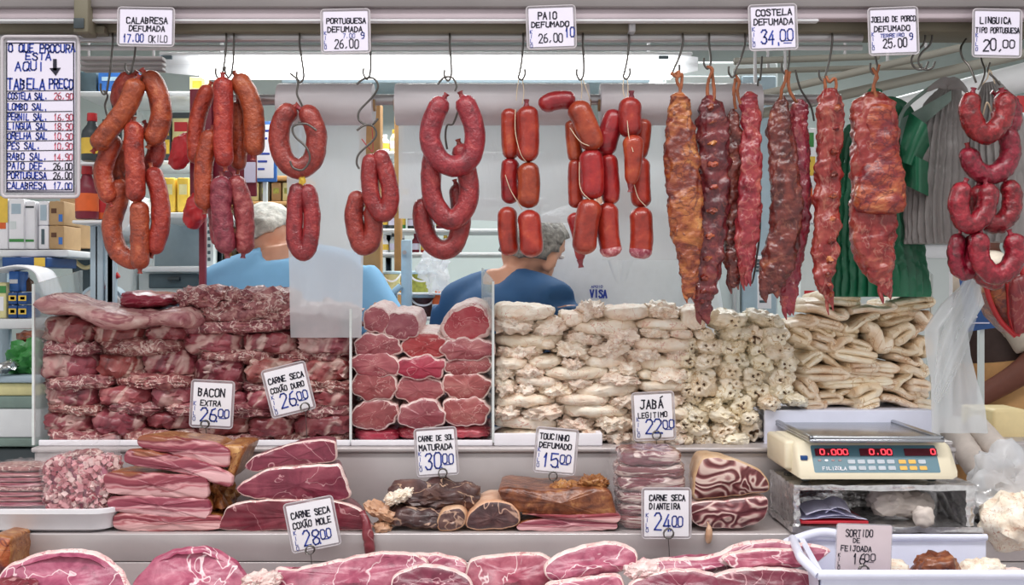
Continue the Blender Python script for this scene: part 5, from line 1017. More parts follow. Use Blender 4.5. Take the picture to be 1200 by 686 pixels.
rows = [('COSTELA SAL.', '26,90', 'r'), ('LOMBO SAL.', '', 'r'), ('PERNIL SAL.', '16,90', 'r'), ('LINGUA SAL', '18,90', 'r'), ('ORELHA SAL', '10,90', 'r'), ('PÉS SAL.', '10,90', 'r'), ('RABO SAL.', '14,90', 'r'), ('PAIO DEF.', '26,00', 'k'), ('PORTUGUESA', '26,00', 'k'), ('CALABRESA', '17,00', 'b')]
ys = [75, 88, 99.5, 110.5, 122, 133.5, 146, 157, 168, 180]
L = [('O QUE PROCURA', 7, 18, 9, 78, 1.9, 'b'), ('ESTÁ', 27, 27, 8, 30, 1.9, 'b'), ('AQUI', 15, 40, 10, 34, 1.9, 'b'), ('TABELA', 6, 62, 12, 44, 2.2, 'b'), ('PREÇO', 55, 61, 11, 28, 2, 'b')]
for (a, b_, c), y in zip(rows, ys): L += [(a, 7, y - 1.5, 7.5, 46 if len(a) > 8 else 38, 1.6, 'b')] + ([(b_, 61, y - 1.5, 7.5, 22, 1.3, c)] if b_ else [])
bd = card('tall handwritten price board headed O QUE PROCURA ESTÁ AQUI at the left', 47.5, 137, 90, 188, -.07, -.6, L, border=5, name='price_board', group=None)
c = P(47.5, 137, -.07); u = px(1, -.07); q = MB(); A3, Z3 = Vector((1, 0, 0)), Vector((0, 0, 1)); o = c + Vector((-45 * u, 0, 94 * u))
for y in [64] + [v + .6 for v in ys]: stroke(q, [(5.5 * u, -y * u), (82 * u, -(y - 1) * u)], .9 * u, o, A3, Z3, 0, .0007)
for x in (5.5, 84): stroke(q, [(x * u, -8 * u), (x * u, -182 * u)], 1.3 * u, o, A3, Z3, 0, .0007)
for y in (7.5, 182): stroke(q, [(5 * u, -y * u), (84 * u, -y * u)], 1.2 * u, o, A3, Z3, 0, .0007)
stroke(q, [(62 * u, -28 * u), (62 * u, -38 * u)], 4.5 * u, o, A3, Z3, 0, .0008)
q.add([o + Vector((x * u, -.0008, -y * u)) for x, y in ((55.5, 37), (69, 36.5), (63, 46))], [[0, 1, 2]])
q.build('ruled_lines', 'ink', bd, smooth=False)
q = MB(); rr = rrect(0, 0, 90, 188, 5); q.tube([c + Vector((x * u, -.001, y * u)) for x, y in rr + rr[:1]], .0032, 8); q.build('frame', 'sleeve_rim', bd)
big = lambda a, x, y, h=15: [(a, x - 1, y, h, 19, 2, 'b'), ('00', x + 19.5, y - 5, h * .62, 13, 1.6, 'b'), ('-', x + 21, y - 2, 4, 11, 1.2, 'b'), ('.', x + 16.5, y, 4, 4, 2, 'b')]
YL = .075
card('BACON EXTRA price card standing before the left salted beef pile', 248.5, 474, 51, 56, YL, -3, [('BACON', 9, 19, 9, 31, 1.7, 'k'), ('EXTRA', 12, 30, 6, 24, 1.4, 'k')] + big('26', 14, 48) + kilo(4, 30, 6, 4.5), (241, 497, 522, 4.5), mat='card_white')
card('CARNE SECA COXÃO DURO price card, tilted, before the left salted beef pile', 338, 457, 53, 58, YL, 14, [('CARNE SECA', 6, 18, 6.5, 42, 1.5, 'k'), ('COXÃO DURO', 6, 29, 6, 40, 1.4, 'k')] + big('26', 15, 49, 16) + kilo(5, 36, 6, 4.5), (358, 477, 520, 5), mat='card_white')
card('CARNE DE SOL MATURADA price card below the loin stack', 511.5, 530, 50, 57, -.02, 4, [('CARNE DE SOL', 5, 15, 6, 41, 1.3, 'k'), ('MATURADA', 5, 26, 6.5, 39, 1.5, 'k')] + big('30', 12, 48, 18) + kilo(4, 32, 6, 4.5), (519, 554, 578, 5), mat='card_white')
card('TOUCINHO DEFUMADO price card above the smoked fatback', 651.5, 529, 50, 54, -.02, -5, [('TOUCINHO', 5, 14, 6.5, 34, 1.5, 'k'), ('DEFUMADO', 5, 24, 6, 38, 1.5, 'k')] + big('15', 11, 46, 16) + kilo(4, 29, 6, 4.5), (648, 558, 580, 5), mat='card_white')
card('JABÁ LEGITIMO price card standing before the white pile', 766, 488, 50, 57, YL, 3, [('JABÁ', 10, 19, 10, 27, 1.8, 'k'), ('LEGITIMO', 7, 30, 6, 34, 1.3, 'k')] + big('22', 16, 49, 16) + kilo(5, 34, 6, 4.5), (769, 510, 545, 5), mat='card_white')
card('CARNE SECA DIANTEIRA price card before the wrapped beef packs', 781, 602, 58, 60, -.15, 0, [('CARNE SECA', 9, 15, 6.5, 42, 1.5, 'k'), ('DIANTEIRA', 9, 25, 6.5, 36, 1.5, 'k')] + big('24', 16, 50, 19) + kilo(5, 34, 6, 4.5), (783, 625, 660, 6), mat='card_white')
card('CARNE SECA COXÃO MOLE price card, tilted, before the red beef cuts', 366, 615, 59, 59, -.16, 11, [('CARNE SECA', 7, 19, 7, 46, 1.6, 'k'), ('COXÃO MOLE', 7, 31, 7, 45, 1.5, 'k')] + big('28', 17, 53, 17) + kilo(6, 38, 6, 4.5), (364, 644, 670, 5), mat='card_white')
card('pinkish SORTIDO DE FEIJOADA price card stuck in the white bin', 1012.5, 643, 66, 57, -.37, -2, [('SORTIDO', 11, 15, 8, 32, 1.2, 'k'), ('DE', 20, 22, 5, 8, 1, 'k'), ('FEIJOADA', 6, 32, 6, 36, 1.2, 'k'), ('16', 20, 47, 12, 15, 1.5, 'k'), ('00', 34, 43, 8, 13, 1.2, 'k'), ('-', 36, 46, 3, 12, .8, 'k')] + kilo(3, 39, 5, 4, 'k'), (1011, 668, 690, 6), border=1.2, mat='card_pink')

# ------------------------------------------------------------------ bundles of bags
def bundle(label, path, Y, flat, mat, seed, nr, band=True, rip=.14):
    q3 = cr([Vector((a, b_, w)) for a, b_, w in path], 70); t = thing('bag_bundle', (P(path[-1][0], path[-1][1], Y)), label, 'plastic bags', 'bundles of shopping bags')
    q = MB(); q.tube([P(v.x, v.y, Y) for v in q3], [px(v.z, Y) for v in q3], 150, flat, lump=.004, lf=26, seed=seed, side=Vector((0, 1, 0)), ripple=rip, nr=nr); q.build('bags', mat, t)
    return t
bg = bundle('bundle of dark green plastic bags hanging behind the smoked knuckle', [(1028, 104, 5), (1026, 116, 13), (1034, 140, 34), (1034, 175, 44), (1032, 220, 44), (1030, 270, 46), (1030, 310, 50), (1030, 348, 53)], .18, .45, 'green_bag', 3, 31)
MB().sheet(lambda u, v: P(1050 + 36 * u + 8 * v, 120 + 26 * u + 70 * v - 12 * u * v, .09 + .03 * math.sin(u * 5 + v * 4)), 16, 16).sheet(lambda u, v: P(1046 + 42 * u, 170 + 20 * u + 40 * v, .085 + .02 * math.sin(u * 7)), 14, 10).build('loose_flap', 'green_bag', bg)
b2 = bundle('left grey bundle of plastic bags fanning out behind the green bags', [(1112, 100, 9), (1112, 110, 14), (1108, 130, 24), (1100, 170, 31), (1100, 220, 34), (1100, 286, 36)], .12, .4, 'grey_bag', 7, 27)
q = MB()
for k in range(14):
    a = R(190 + k * 13); p0 = P(1110, 102, .08); q.tube(cr([p0, p0 + Vector((math.cos(a) * .02, -.01, abs(math.sin(a)) * .015)), p0 + Vector((math.cos(a) * .042, 0, -.012 + .02 * abs(math.sin(a))))], 8), [.004, .006, .007, .007, .006, .005, .004, .002], 6, .4)
q.build('knot', 'grey_bag', b2)
bundle('right grey bundle of plastic bags behind the knobbly red sausages', [(1162, 96, 9), (1164, 110, 16), (1168, 140, 28), (1172, 190, 36), (1172, 240, 40), (1172, 284, 42)], .13, .4, 'grey_bag', 11, 27)
one(MB().wire([P(1100, 96, .09), P(1080, 110, .09), P(1060, 128, .1), P(1052, 150, .1)], .004).sheet(lambda u, v: P(1055 + 60 * u, 140 - 34 * u + (30 - 18 * u) * v, .10 + .015 * math.sin(u * 6)), 14, 8), 'folded_bag', 'palegreen', 'grey-green folded bag over the left grey bundle', 'plastic bag')

# ------------------------------------------------------------------ background furniture
def cbox(label, x0, x1, y0, y1, Y, dep, mat, cat='box', name='carton', group=None, labels=(), bev=.003):
    a, b_ = P(x0, y0, Y), P(x1, y1, Y); t = thing(name, ((a.x + b_.x) / 2, Y + dep / 2, b_.z), label, cat, group)
    MB().box(a.x, b_.x, Y, Y + dep, b_.z, a.z, bev).build('body', mat, t)
    MB().box(a.x + (b_.x - a.x) * .42, a.x + (b_.x - a.x) * .58, Y + .002, Y + dep - .002, a.z - .0006, a.z + .0006).build('tape', 'tan' if mat == 'carton' else 'paper', t)
    for (fx0, fx1, fy0, fy1, m) in labels:
        l, r = a.x + (b_.x - a.x) * fx0, a.x + (b_.x - a.x) * fx1; tp, bt = a.z + (b_.z - a.z) * fy0, a.z + (b_.z - a.z) * fy1
        MB().box(l, r, Y - .0012, Y + .001, bt, tp).build('printed_label', m, t)
    return t
def bottle(label, x, y0, y1, w, Y, mat, capmat, cat='bottle', name='bottle', group=None, lab=None):
    b0, h, r = P(x, y1, Y), px(y1 - y0, Y), px(w / 2, Y); t = thing(name, b0, label, cat, group)
    MB().lathe(b0, [(r * .9, 0), (r, h * .03), (r, h * .55), (r * .9, h * .64), (r * .5, h * .76), (r * .4, h * .84)], 20).build('body', mat, t)
    MB().lathe(b0, [(r * .46, h * .83), (r * .5, h * .84), (r * .46, h), (r * .3, h)], 16).build('cap', capmat, t)
    if lab: MB().lathe(b0, [(r * 1.015, h * .14), (r * 1.02, h * .15), (r * 1.02, h * .46), (r * 1.015, h * .47)], 20).build('printed_label', lab, t)
    return t
def board(label, x0, x1, y0, y1, Y, dep, mat='whitemetal', name='shelf_board'):
    a, b_ = P(x0, y0, Y), P(x1, y1, Y); t = thing(name, ((a.x + b_.x) / 2, Y + dep / 2, b_.z), label, 'shelf', 'background shelves')
    MB().box(a.x, b_.x, Y, Y + dep, b_.z, a.z, .003).build('board', mat, t)
    for x in (a.x + .01, b_.x - .03): MB().box(x, x + .02, Y + dep - .03, Y + dep - .01, 0, b_.z, .002).build('upright', 'cab_blue', t)
    return t
# left shelf, upper level
board('upper left metal shelf carrying white and brown cartons', -60, 80, 293, 301, .75, .3)
gk = 'cartons on the upper left shelf'
cbox('yellow and white carton at the left edge of the upper left shelf', -12, 9, 230, 292, .78, .14, 'white', group=gk, labels=((0, 1, 0, .5, 'yellow'), (.2, .9, .5, .62, 'orange')))
cbox('tall white carton with a green stripe on the upper left shelf', 10, 28, 233, 292, .78, .14, 'white', group=gk, labels=((.05, 1, .80, .86, 'green'), (.2, .8, .1, .3, 'cab_blue'), (.1, .5, .45, .6, 'cab')))
cbox('second white carton beside the tall one with a green stripe', 28.5, 41, 236, 292, .79, .14, 'white', group=gk, labels=((0, .9, .80, .85, 'green'), (.1, .9, .1, .14, 'dark')))
cbox('upper small white carton between white and brown cartons', 45, 57, 236, 264, .8, .12, 'white', group=gk, labels=((.2, .8, .15, .8, 'cab_blue'),))
cbox('lower small white carton between white and brown cartons', 45, 57, 264.5, 292, .8, .12, 'white', group=gk, labels=((.3, .6, .15, .8, 'slate'),))
cbox('upper brown carton with a blue mark on the upper left shelf', 57.5, 75, 236, 264, .8, .12, 'carton', group=gk, labels=((.65, .9, .55, .85, 'blue'), (.15, .5, .3, .5, 'brown')))
cbox('lower brown carton with a blue mark on the upper left shelf', 57.5, 75, 264.5, 292, .8, .12, 'carton', group=gk, labels=((.65, .9, .5, .8, 'blue'), (.15, .5, .3, .5, 'brown')))
cbox('large dark brown carton behind the white machine at left', 70, 92, 232, 290, .95, .14, 'carton', group=gk)
# left shelf, lower level
board('lower left metal shelf carrying blue biscuit packs', -60, 40, 374, 386, .62, .3)
cbox('flat blue and yellow box lying under the upper left shelf', 2, 55, 301.5, 313, .7, .2, 'dblue', name='flat_box', labels=((.72, .96, .05, .95, 'yellow'),))
gp = 'blue biscuit packs on the lower left shelf'
for i, (x0, x1, y0, y1) in enumerate(((9, 20, 343, 357), (20.5, 32, 343, 357), (9, 20, 358, 373), (20.5, 32, 358, 373))):
    cbox('%s %s blue and yellow biscuit pack on the lower left shelf' % (('upper', 'lower')[i // 2], ('left', 'right')[i % 2]), x0, x1, y0, y1, .64, .08, 'dblue', 'food pack', 'biscuit_pack', gp, ((.1, .9, .25, .7, 'yellow'), (.3, .75, .35, .6, 'brown')))
cbox('pale pack with a green band at the left edge of the lower left shelf', -6, 7, 331, 373, .64, .1, 'butter', 'food pack', 'food_pack', None, ((0, 1, .1, .3, 'green'), (.1, .8, .4, .8, 'white')))
cbox('upright blue and white box above the biscuit packs', 10, 22, 318, 342, .66, .06, 'blue', name='carton', labels=((.1, .9, .4, .6, 'white'),))
bottle('brown jar behind the biscuit packs', 31, 322, 342, 16, .72, 'brown', 'white', 'jar', 'jar')
q = MB(); q.tube(cr([P(2, 318, .66), P(30, 313, .66), P(50, 318, .66), P(58, 334, .66), P(62, 346, .66)], 26), px(3), 12, 12, side=Vector((0, 1, 0)), pw=4)
one(q, 'curved_tray', 'white', 'curved white plastic tray at the end of the lower left shelf', 'tray')
# left work counter
t = thing('work_counter', P(0, 520, .5), 'pale work counter with a yellow stripe at the far left', 'counter')
for i, (y0, y1, m, nme) in enumerate(((441, 449, 'cab_blue', 'worktop'), (449.5, 464, 'butter', 'yellow_panel'), (464.5, 479, 'palegreen', 'green_panel'), (479.5, 513, 'whitemetal', 'drawer_front'), (513.5, 524, 'palegreen', 'plinth'))):
    MB().pbox(-80, y0, 48, y1, .45 + (.01 if i else 0), .4, .004).build(nme, m, t)
a = P(-80, 524, .5); MB().box(a.x, P(48, 0, .5).x, .47, .85, 0, a.z, .004).build('base', 'dark', t)
one(MB().lump(P(24, 422, .5) + Vector((0, .06, 0)), px(46, .5), px(36, .5), .14, R(-12), 2.4, .35, 1.6, 4, 131), 'plastic_bag', 'green', 'crumpled bright green plastic bag on the left work counter', 'plastic bag')
one(MB().lump(P(30, 398, .58) + Vector((0, .06, 0)), px(40, .5), px(18, .5), .1, 0, 2.6, .4, 1.8, 3, 133), 'meat_piece', 'brown_smoke', 'brown lumpy food piece above the green plastic bag', 'meat')
one(MB().lump(P(8, 430, .47), px(22, .5), px(12, .5), .08, R(15), 2.4, .3, 1.8, 3, 135), 'foil_sheet', 'foil', 'scrap of shiny foil beside the green plastic bag', 'foil')
# white wall machine, hose, monitor, slicer
t = thing('white_machine', P(118, 288, 1.3), 'white slanted machine housing below the price board', 'machine')
a = [P(x, y, 1.3) for x, y in ((88, 232), (152, 232), (152, 262), (140, 276), (90, 288))]
q = MB(); q.v = a + [v + Vector((0, .3, 0)) for v in a]; n = 5; q.f = [list(range(5)), list(range(9, 4, -1))] + [[i, (i + 1) % 5, 5 + (i + 1) % 5, 5 + i] for i in range(5)]; q.m = [0] * len(q.f); q.build('housing', 'white', t)
MB().pbox(92, 226, 150, 232, 1.29, .32, .004).build('lid', 'cab', t)
MB().box(P(96, 0, 1.3).x, P(140, 0, 1.3).x, 1.42, 1.58, 0, P(0, 285, 1.3).z, .01).build('stand', 'cab', t)
one(MB().wire([P(76, 288, 1.0), P(86, 304, 1.0), P(100, 314, 1.0), P(113, 306, 1.0), P(118, 285, 1.1)], .006, 40), 'hose', 'cheese', 'pale hose looping below the white machine', 'hose')
one(MB().tube([P(118.5, 310, 1.05), P(119, 335, 1.05)], .005, 8), 'red_rod', 'red', 'thin red rod beside the dark monitor', 'rod')
t = thing('monitor', P(100, 345, 1.05), 'dark tilted screen behind the cloudy divider', 'monitor')
a = [P(x, y, 1.05) for x, y in ((82, 292), (108, 288), (122, 342), (88, 345))]
q = MB(); q.v = a + [v + Vector((0, .03, 0)) for v in a]; q.f = [[0, 1, 2, 3], [7, 6, 5, 4]] + [[i, (i + 1) % 4, 4 + (i + 1) % 4, 4 + i] for i in range(4)]; q.m = [0] * 6; q.build('casing', 'dark', t)
c = sum(a, Vector()) / 4; MB().add([c + (v - c) * .84 + Vector((0, -.002, 0)) for v in a], [[0, 1, 2, 3]]).build('screen', 'slate', t)
MB().box(c.x - .02, c.x + .03, 1.08, 1.12, 0, c.z, .005).build('stand', 'dark', t)
t = thing('meat_slicer', P(115, 385, .62), 'grey meat slicer with a round guard behind the left salted beef pile', 'slicer')
c = P(118, 362, .62); MB().tube([c, c + Vector((0, .05, 0))], [.062, .062], 36).build('blade_guard', 'cab_blue', t)
MB().tube([c + Vector((0, -.006, 0)), c + Vector((0, -.001, 0))], [.05, .055], 36).build('blade', 'steel', t)
MB().box(c.x - .10, c.x + .12, .64, .82, zU + .0, c.z - .02, .02).build('body', 'cab_blue', t)
MB().wire([c + Vector((.02, -.01, .05)), c + Vector((.035, -.015, .075)), c + Vector((.05, -.015, .085))], .008, 14).build('handle', 'red', t)
# steel cabinet with a dark drawer
t = thing('steel_cabinet', P(210, 400, 1.5), 'pale steel cabinet with a dark drawer behind the second sausage bunch', 'cabinet')
MB().pbox(166, 249, 262, 256, 1.42, .5, .004).build('top', 'whitemetal', t); MB().pbox(180, 256, 236, 312, 1.85, .03, .002).build('back_panel', 'cab_blue', t)
MB().pbox(166, 312, 262, 319, 1.42, .5, .004).build('middle_shelf', 'whitemetal', t)
MB().pbox(162, 319, 262, 345, 1.46, .44, .004).build('drawer_unit', 'cab', t); dr = MB().pbox(174, 321, 232, 338, 1.45, .02, .004).build('drawer', 'slate', t); MB().pbox(196, 325, 210, 329, 1.435, .016, .002).build('handle', 'dark', dr)
a = P(162, 345, 1.46); MB().box(a.x, P(262, 0, 1.46).x, 1.46, 1.9, 0, a.z, .004).build('base', 'cab', t)
for x in (168, 240):
    MB().pbox(x, 256, x + 10, 312, 1.44, .03, .001).build('upright', 'cab', t)
    if x == 240:
        for k in range(6): MB().pbox(x + 3, 262 + 8 * k, x + 6.5, 266 + 8 * k, 1.438, .004).build('slot', 'slate', t)
# wall shelves upper left
board('upper wall shelf behind the leftmost sausage bunch', 92, 240, 107, 113, 1.6, .3); board('lower wall shelf behind the second sausage bunch', 92, 240, 188, 193, 1.6, .3)
cbox('bright blue box on the upper wall shelf', 115, 158, 83, 106.5, 1.65, .2, 'blue', labels=((.1, .9, .3, .5, 'paleblue'),))
cbox('dark green box at the left end of the upper wall shelf', 94, 113, 84, 106.5, 1.66, .2, 'slate'); cbox('yellow and white food pack on the upper wall shelf', 222, 240, 90, 106.5, 1.65, .1, 'butter', 'food pack', 'food_pack', None, ((.2, .8, .3, .8, 'yellow'),))
for i, (x0, x1, y0, m, lb, l) in enumerate(((186, 200, 140, 'dark', 'yellow', 'dark food pack with a yellow label, left on the lower wall shelf'), (201, 223, 132, 'butter', 'orange', 'pale food pack with black top and a red oval on the lower wall shelf'), (142, 160, 128, 'cab', 'red', 'white food pack with a red mark behind the leftmost bunch'), (120, 136, 140, 'dark', 'green', 'dark food pack with a green label behind the leftmost bunch'))):
    cbox(l, x0, x1, y0, 187.5, 1.64, .08, m, 'food pack', 'food_pack', 'food packs on the lower wall shelf', ((0, 1, 0, .12, 'dark'), (.15, .85, .2, .4, 'red' if lb == 'orange' else lb), (.2, .9, .5, .85, 'yellow')), .008)
for i, x in enumerate((190, 207)):
    cbox(('left', 'right')[i] + ' tall yellow pack standing on the steel cabinet', x, x + 15, 208, 248.5, 1.5, .08, 'yellow', 'food pack', 'food_pack', 'tall yellow packs on the steel cabinet', ((.2, .8, .2, .5, 'butter'),), .006)
bottle('tall yellow bottle on the lower wall shelf end', 194, 194 - 6, 206, 0.1, 1.5, 'yellow', 'red') if False else None
board('small bottle shelf beside the price board', 84, 122, 258, 262, .5, .12); board('small upper bottle shelf beside the price board', 90, 124, 190, 193, .5, .12)
bottle('dark olive bottle with a red cap beside the price board', 108, 133, 189, 24, .56, 'dark', 'red', lab='yellow'); bottle('red sauce bottle with an orange label beside the price board', 102, 189 + 5, 257, 26, .54, 'maroon', 'red', lab='orange')
bottle('orange sauce bottle right of the red one beside the price board', 118, 205, 257, 14, .58, 'orange', 'yellow', lab='red')
one(MB().lump(P(140, 218, 1.4), px(26, 1.4), px(17, 1.4), .06, 0, 3, .2, 2, 3, 137), 'food_pack', 'yellow', 'yellow soft pack lying on the white machine behind the leftmost bunch', 'food pack')
# maroon board, red packs, blue framed notice
t = thing('maroon_board', P(234, 250, .7), 'dark red panel behind the second sausage bunch', 'panel'); MB().pbox(222, 104, 248, 250, .7, .02, .003).build('panel', 'maroon', t); MB().pbox(248, 116, 300, 230, .72, .015, .003).build('side_flap', 'maroon', t); MB().pbox(286, 190, 299, 214, .71, .006, .001).build('paper_note', 'paper', t)
MB().box(P(234, 0, .7).x - .008, P(234, 0, .7).x + .008, .72, .74, 0, P(0, 250, .7).z, .002).build('post', 'maroon', t)
for i, (x, y, w, h, l) in enumerate(((213, 178, 22, 44, 'upper red film food pack left of the dark red panel'), (229, 248, 26, 40, 'lower red film food pack below the dark red panel'))):
    tt = one(MB().lump(P(x, y, .66), px(w, .6), px(h, .6), .06, R(-14), 2.6, .1, 2, 4, 141 + i, tap=.12), 'film_pack', 'red', l, 'food pack', 'red film food packs')
t = thing('framed_notice', P(310, 212, 1.2), 'white notice in a bright blue frame right of the second sausage bunch', 'notice'); MB().pbox(296, 142, 324, 213, 1.2, .012, .002).build('frame', 'blue', t); MB().pbox(299.5, 146, 320.5, 209, 1.197, .006).build('paper_sheet', 'card_white', t)
for k in range(6): MB().pbox(302, 152 + 9 * k, 316 - (k % 3) * 3, 154.5 + 9 * k, 1.1955, .002).build('printed_line', 'blueink', t)
MB().box(P(309, 0, 1.2).x - .006, P(309, 0, 1.2).x + .006, 1.215, 1.23, 0, P(0, 212, 1.2).z).build('post', 'cab', t)
# brown shelf unit behind the left roll
t = thing('bookcase', P(290, 380, 1.9), 'brown wooden shelf unit with pale boxes behind the grey-haired man', 'shelf unit')
a, b_ = P(262, 206, 1.9), P(350, 206, 1.9)
for x in (a.x, b_.x): MB().box(x, x + .02, 1.9, 2.15, 0, a.z, .002).build('side_panel', 'wood', t)
for y in (206, 236, 268, 300): z = P(0, y, 1.9).z; MB().box(a.x, b_.x, 1.9, 2.15, z - .015, z, .002).build('shelf', 'wood', t)
k = 0
for y in (236, 268, 300):
    for x0 in range(266, 344, 13):
        k += 1; cbox('%s pale yellow box from the left on the %s level of the brown shelf unit' % (ORD[(x0 - 266) // 13], {236: 'upper', 268: 'middle', 300: 'lower'}[y]), x0, x0 + 11, y - 22, y - .3, 1.94, .15, ('butter', 'olive', 'carton')[k % 3], group='boxes on the brown shelf unit', labels=((.2, .8, .3, .6, 'lime'),))
# wooden posts and the jar shelves in the middle
one(MB().pbox(421, 120, 446, 420, 1.0, .06, .004).box(P(421, 0, 1).x, P(446, 0, 1).x, 1.0, 1.06, 0, P(0, 420, 1).z, .004), 'wooden_post', 'wood', 'wide wooden post right of the left plastic sheet', 'post')
one(MB().pbox(462, 130, 470, 330, 1.6, .05, .003).box(P(462, 0, 1.6).x, P(470, 0, 1.6).x, 1.6, 1.65, 0, P(0, 330, 1.6).z, .003), 'wooden_post', 'wood', 'narrow wooden post at the edge of the middle plastic sheet', 'post')
for y, l in ((178, 'topmost'), (232, 'upper'), (268, 'middle'), (296, 'lower')): board(l + ' jar shelf between the wooden post and the navy shirt', 440, 640, y, y + 4, 1.7, .25)
for y, items in ((178, [(451, 20, 12, 'cab', 'white'), (462, 26, 10, 'butter', 'yellow')]), (232, [(449, 26, 11, 'dark', 'green'), (460, 32, 9, 'dark', 'dark'), (473, 22, 13, 'white', 'cab'), (484, 24, 10, 'slate', 'white')]),
                 (268, [(450, 30, 9, 'dark', 'green'), (460, 26, 10, 'dark', 'red'), (471, 30, 9, 'green', 'dark'), (482, 22, 9, 'dark', 'dark'), (493, 26, 8, 'slate', 'dark'), (505, 24, 9, 'dark', 'green'), (516, 22, 10, 'maroon', 'white'), (528, 26, 9, 'dark', 'yellow')]),
                 (296, [(451, 20, 9, 'white', 'white'), (461, 22, 9, 'cab', 'dark'), (472, 20, 8, 'dark', 'white'), (487, 22, 9, 'maroon', 'maroon'), (498, 20, 10, 'red', 'white'), (510, 22, 10, 'maroon', 'dark'), (522, 20, 10, 'white', 'yellow'), (536, 20, 10, 'red', 'red')])):
    for i, (x, h, w, m, c_) in enumerate(items): bottle('%s bottle from the left on the %s jar shelf' % (ORD[i], {178: 'topmost', 232: 'upper', 268: 'middle', 296: 'lower'}[y]), x, y - h, y, w, 1.76, m, c_, group='bottles on the jar shelves', lab='paper' if i % 2 else 'yellow')
t = thing('step_ladder', P(476, 390, .9), 'pale blue folding step ladder beside the buckets', 'ladder')
MB().pbox(470, 281, 482, 384, .9, .03, .003).build('rail', 'paleblue', t)
MB().tube(cr([P(470, 335, .89), P(460, 345, .89), P(456, 362, .89), P(455, 380, .89)], 20), .009, 10).build('brace', 'paleblue', t); MB().tube([P(474, 296, .893), P(474, 296, .885)], .006, 10).build('bolt', 'steel', t)
MB().box(P(470, 0, .9).x, P(482, 0, .9).x, .9, .93, 0, P(0, 384, .9).z, .003).build('leg', 'paleblue', t)
board('shelf under the lower bucket', 446, 530, 372, 376, 1.0, .25); board('shelf under the upper bucket', 446, 530, 343.5, 346, 1.04, .2)
def bucket(label, x, y0, y1, w, Y, fill, Y2=.0):
    b0, h, r = P(x, y1, Y), px(y1 - y0, Y), px(w / 2, Y); t = thing('bucket', b0, label, 'bucket', 'clear buckets beside the ladder')
    MB().lathe(b0, [(r * .8, .001), (r * .86, h * .1), (r * .95, h * .85), (r * .9, h * .86)], 28).build('contents', fill, t)
    MB().lathe(b0, [(r * 1.02, h * .86), (r * 1.05, h * .88), (r * 1.05, h * .97), (r * .98, h), (0.001, h)], 28).build('lid', 'paleblue', t)
    e = MB(); e.tube(cr([b0 + Vector((-r, -.01, h * .86)), b0 + Vector((-r * .5, -r, h * .6)), b0 + Vector((r * .1, -r * 1.08, h * .52)), b0 + Vector((r * .6, -r * .95, h * .6)), b0 + Vector((r, -.01, h * .86))], 24), .003, 6); e.build('handle', 'white', t)
bucket('clear bucket of green olives, the upper one beside the ladder', 494, 318, 343, 28, 1.12, 'lime'); bucket('clear bucket of dark olives, the lower one beside the ladder', 496, 345.5, 371.5, 30, 1.1, 'beans'); bucket('yellow-lidded pale bucket behind the ladder', 459, 318, 343, 22, 1.13, 'butter')
bottle('orange squeeze bottle beside the dark olives bucket', 513, 340, 371.5, 13, 1.06, 'orange', 'orange', lab='white')
one(MB().lump(P(510, 318, 1.0), px(30, 1), px(44, 1), .08, R(10), 2.4, .3, 1.8, 4, 151), 'plastic_bag', 'bagfilm', 'white plastic bag hanging left of the navy shirt', 'plastic bag')
# boxes and steel hood between navy shirt and white coat
board('shelf of cardboard boxes between the navy shirt and the white coat', 600, 700, 286, 291, 1.7, .3)
for i, (x0, x1, y0, m, l) in enumerate(((626, 642, 262, 'carton', 'left cardboard box between the stubby sausage strings'), (643, 652, 268, 'cab', 'small white box between the two cardboard boxes'), (652.5, 664, 264, 'carton', 'right cardboard box between the stubby sausage strings'), (665, 676, 272, 'dark', 'dark pack right of the cardboard boxes'))):
    cbox(l, x0, x1, y0, 285.7, 1.75, .12, m, group='boxes between the stubby sausage strings', labels=((.3, .8, .3, .7, 'yellow' if m == 'dark' else 'paper'),))
t = thing('steel_hood', P(640, 360, 1.3), 'slanted grey steel hood behind the navy shirt', 'hood')
a = [P(x, y, 1.3) for x, y in ((600, 291), (672, 291), (676, 305), (664, 362), (640, 345), (606, 306))]
q = MB(); n = 6; q.v = a + [v + Vector((0, .35, 0)) for v in a]; q.f = [list(range(n)), list(range(2 * n - 1, n - 1, -1))] + [[i, (i + 1) % n, n + (i + 1) % n, n + i] for i in range(n)]; q.m = [0] * len(q.f); q.build('panel', 'palegreen', t)
q = MB(); q.tube([a[0] + Vector((0, -.004, 0)), a[1] + Vector((0, -.004, 0))], .008, 8).tube([a[5] + Vector((0, -.004, 0)), a[3] + Vector((0, -.004, 0))], .006, 8); q.build('trim_edge', 'steel', t)
MB().box(a[0].x, a[2].x, 1.4, 1.6, 0, P(0, 340, 1.3).z, .01).build('base', 'palegreen', t)
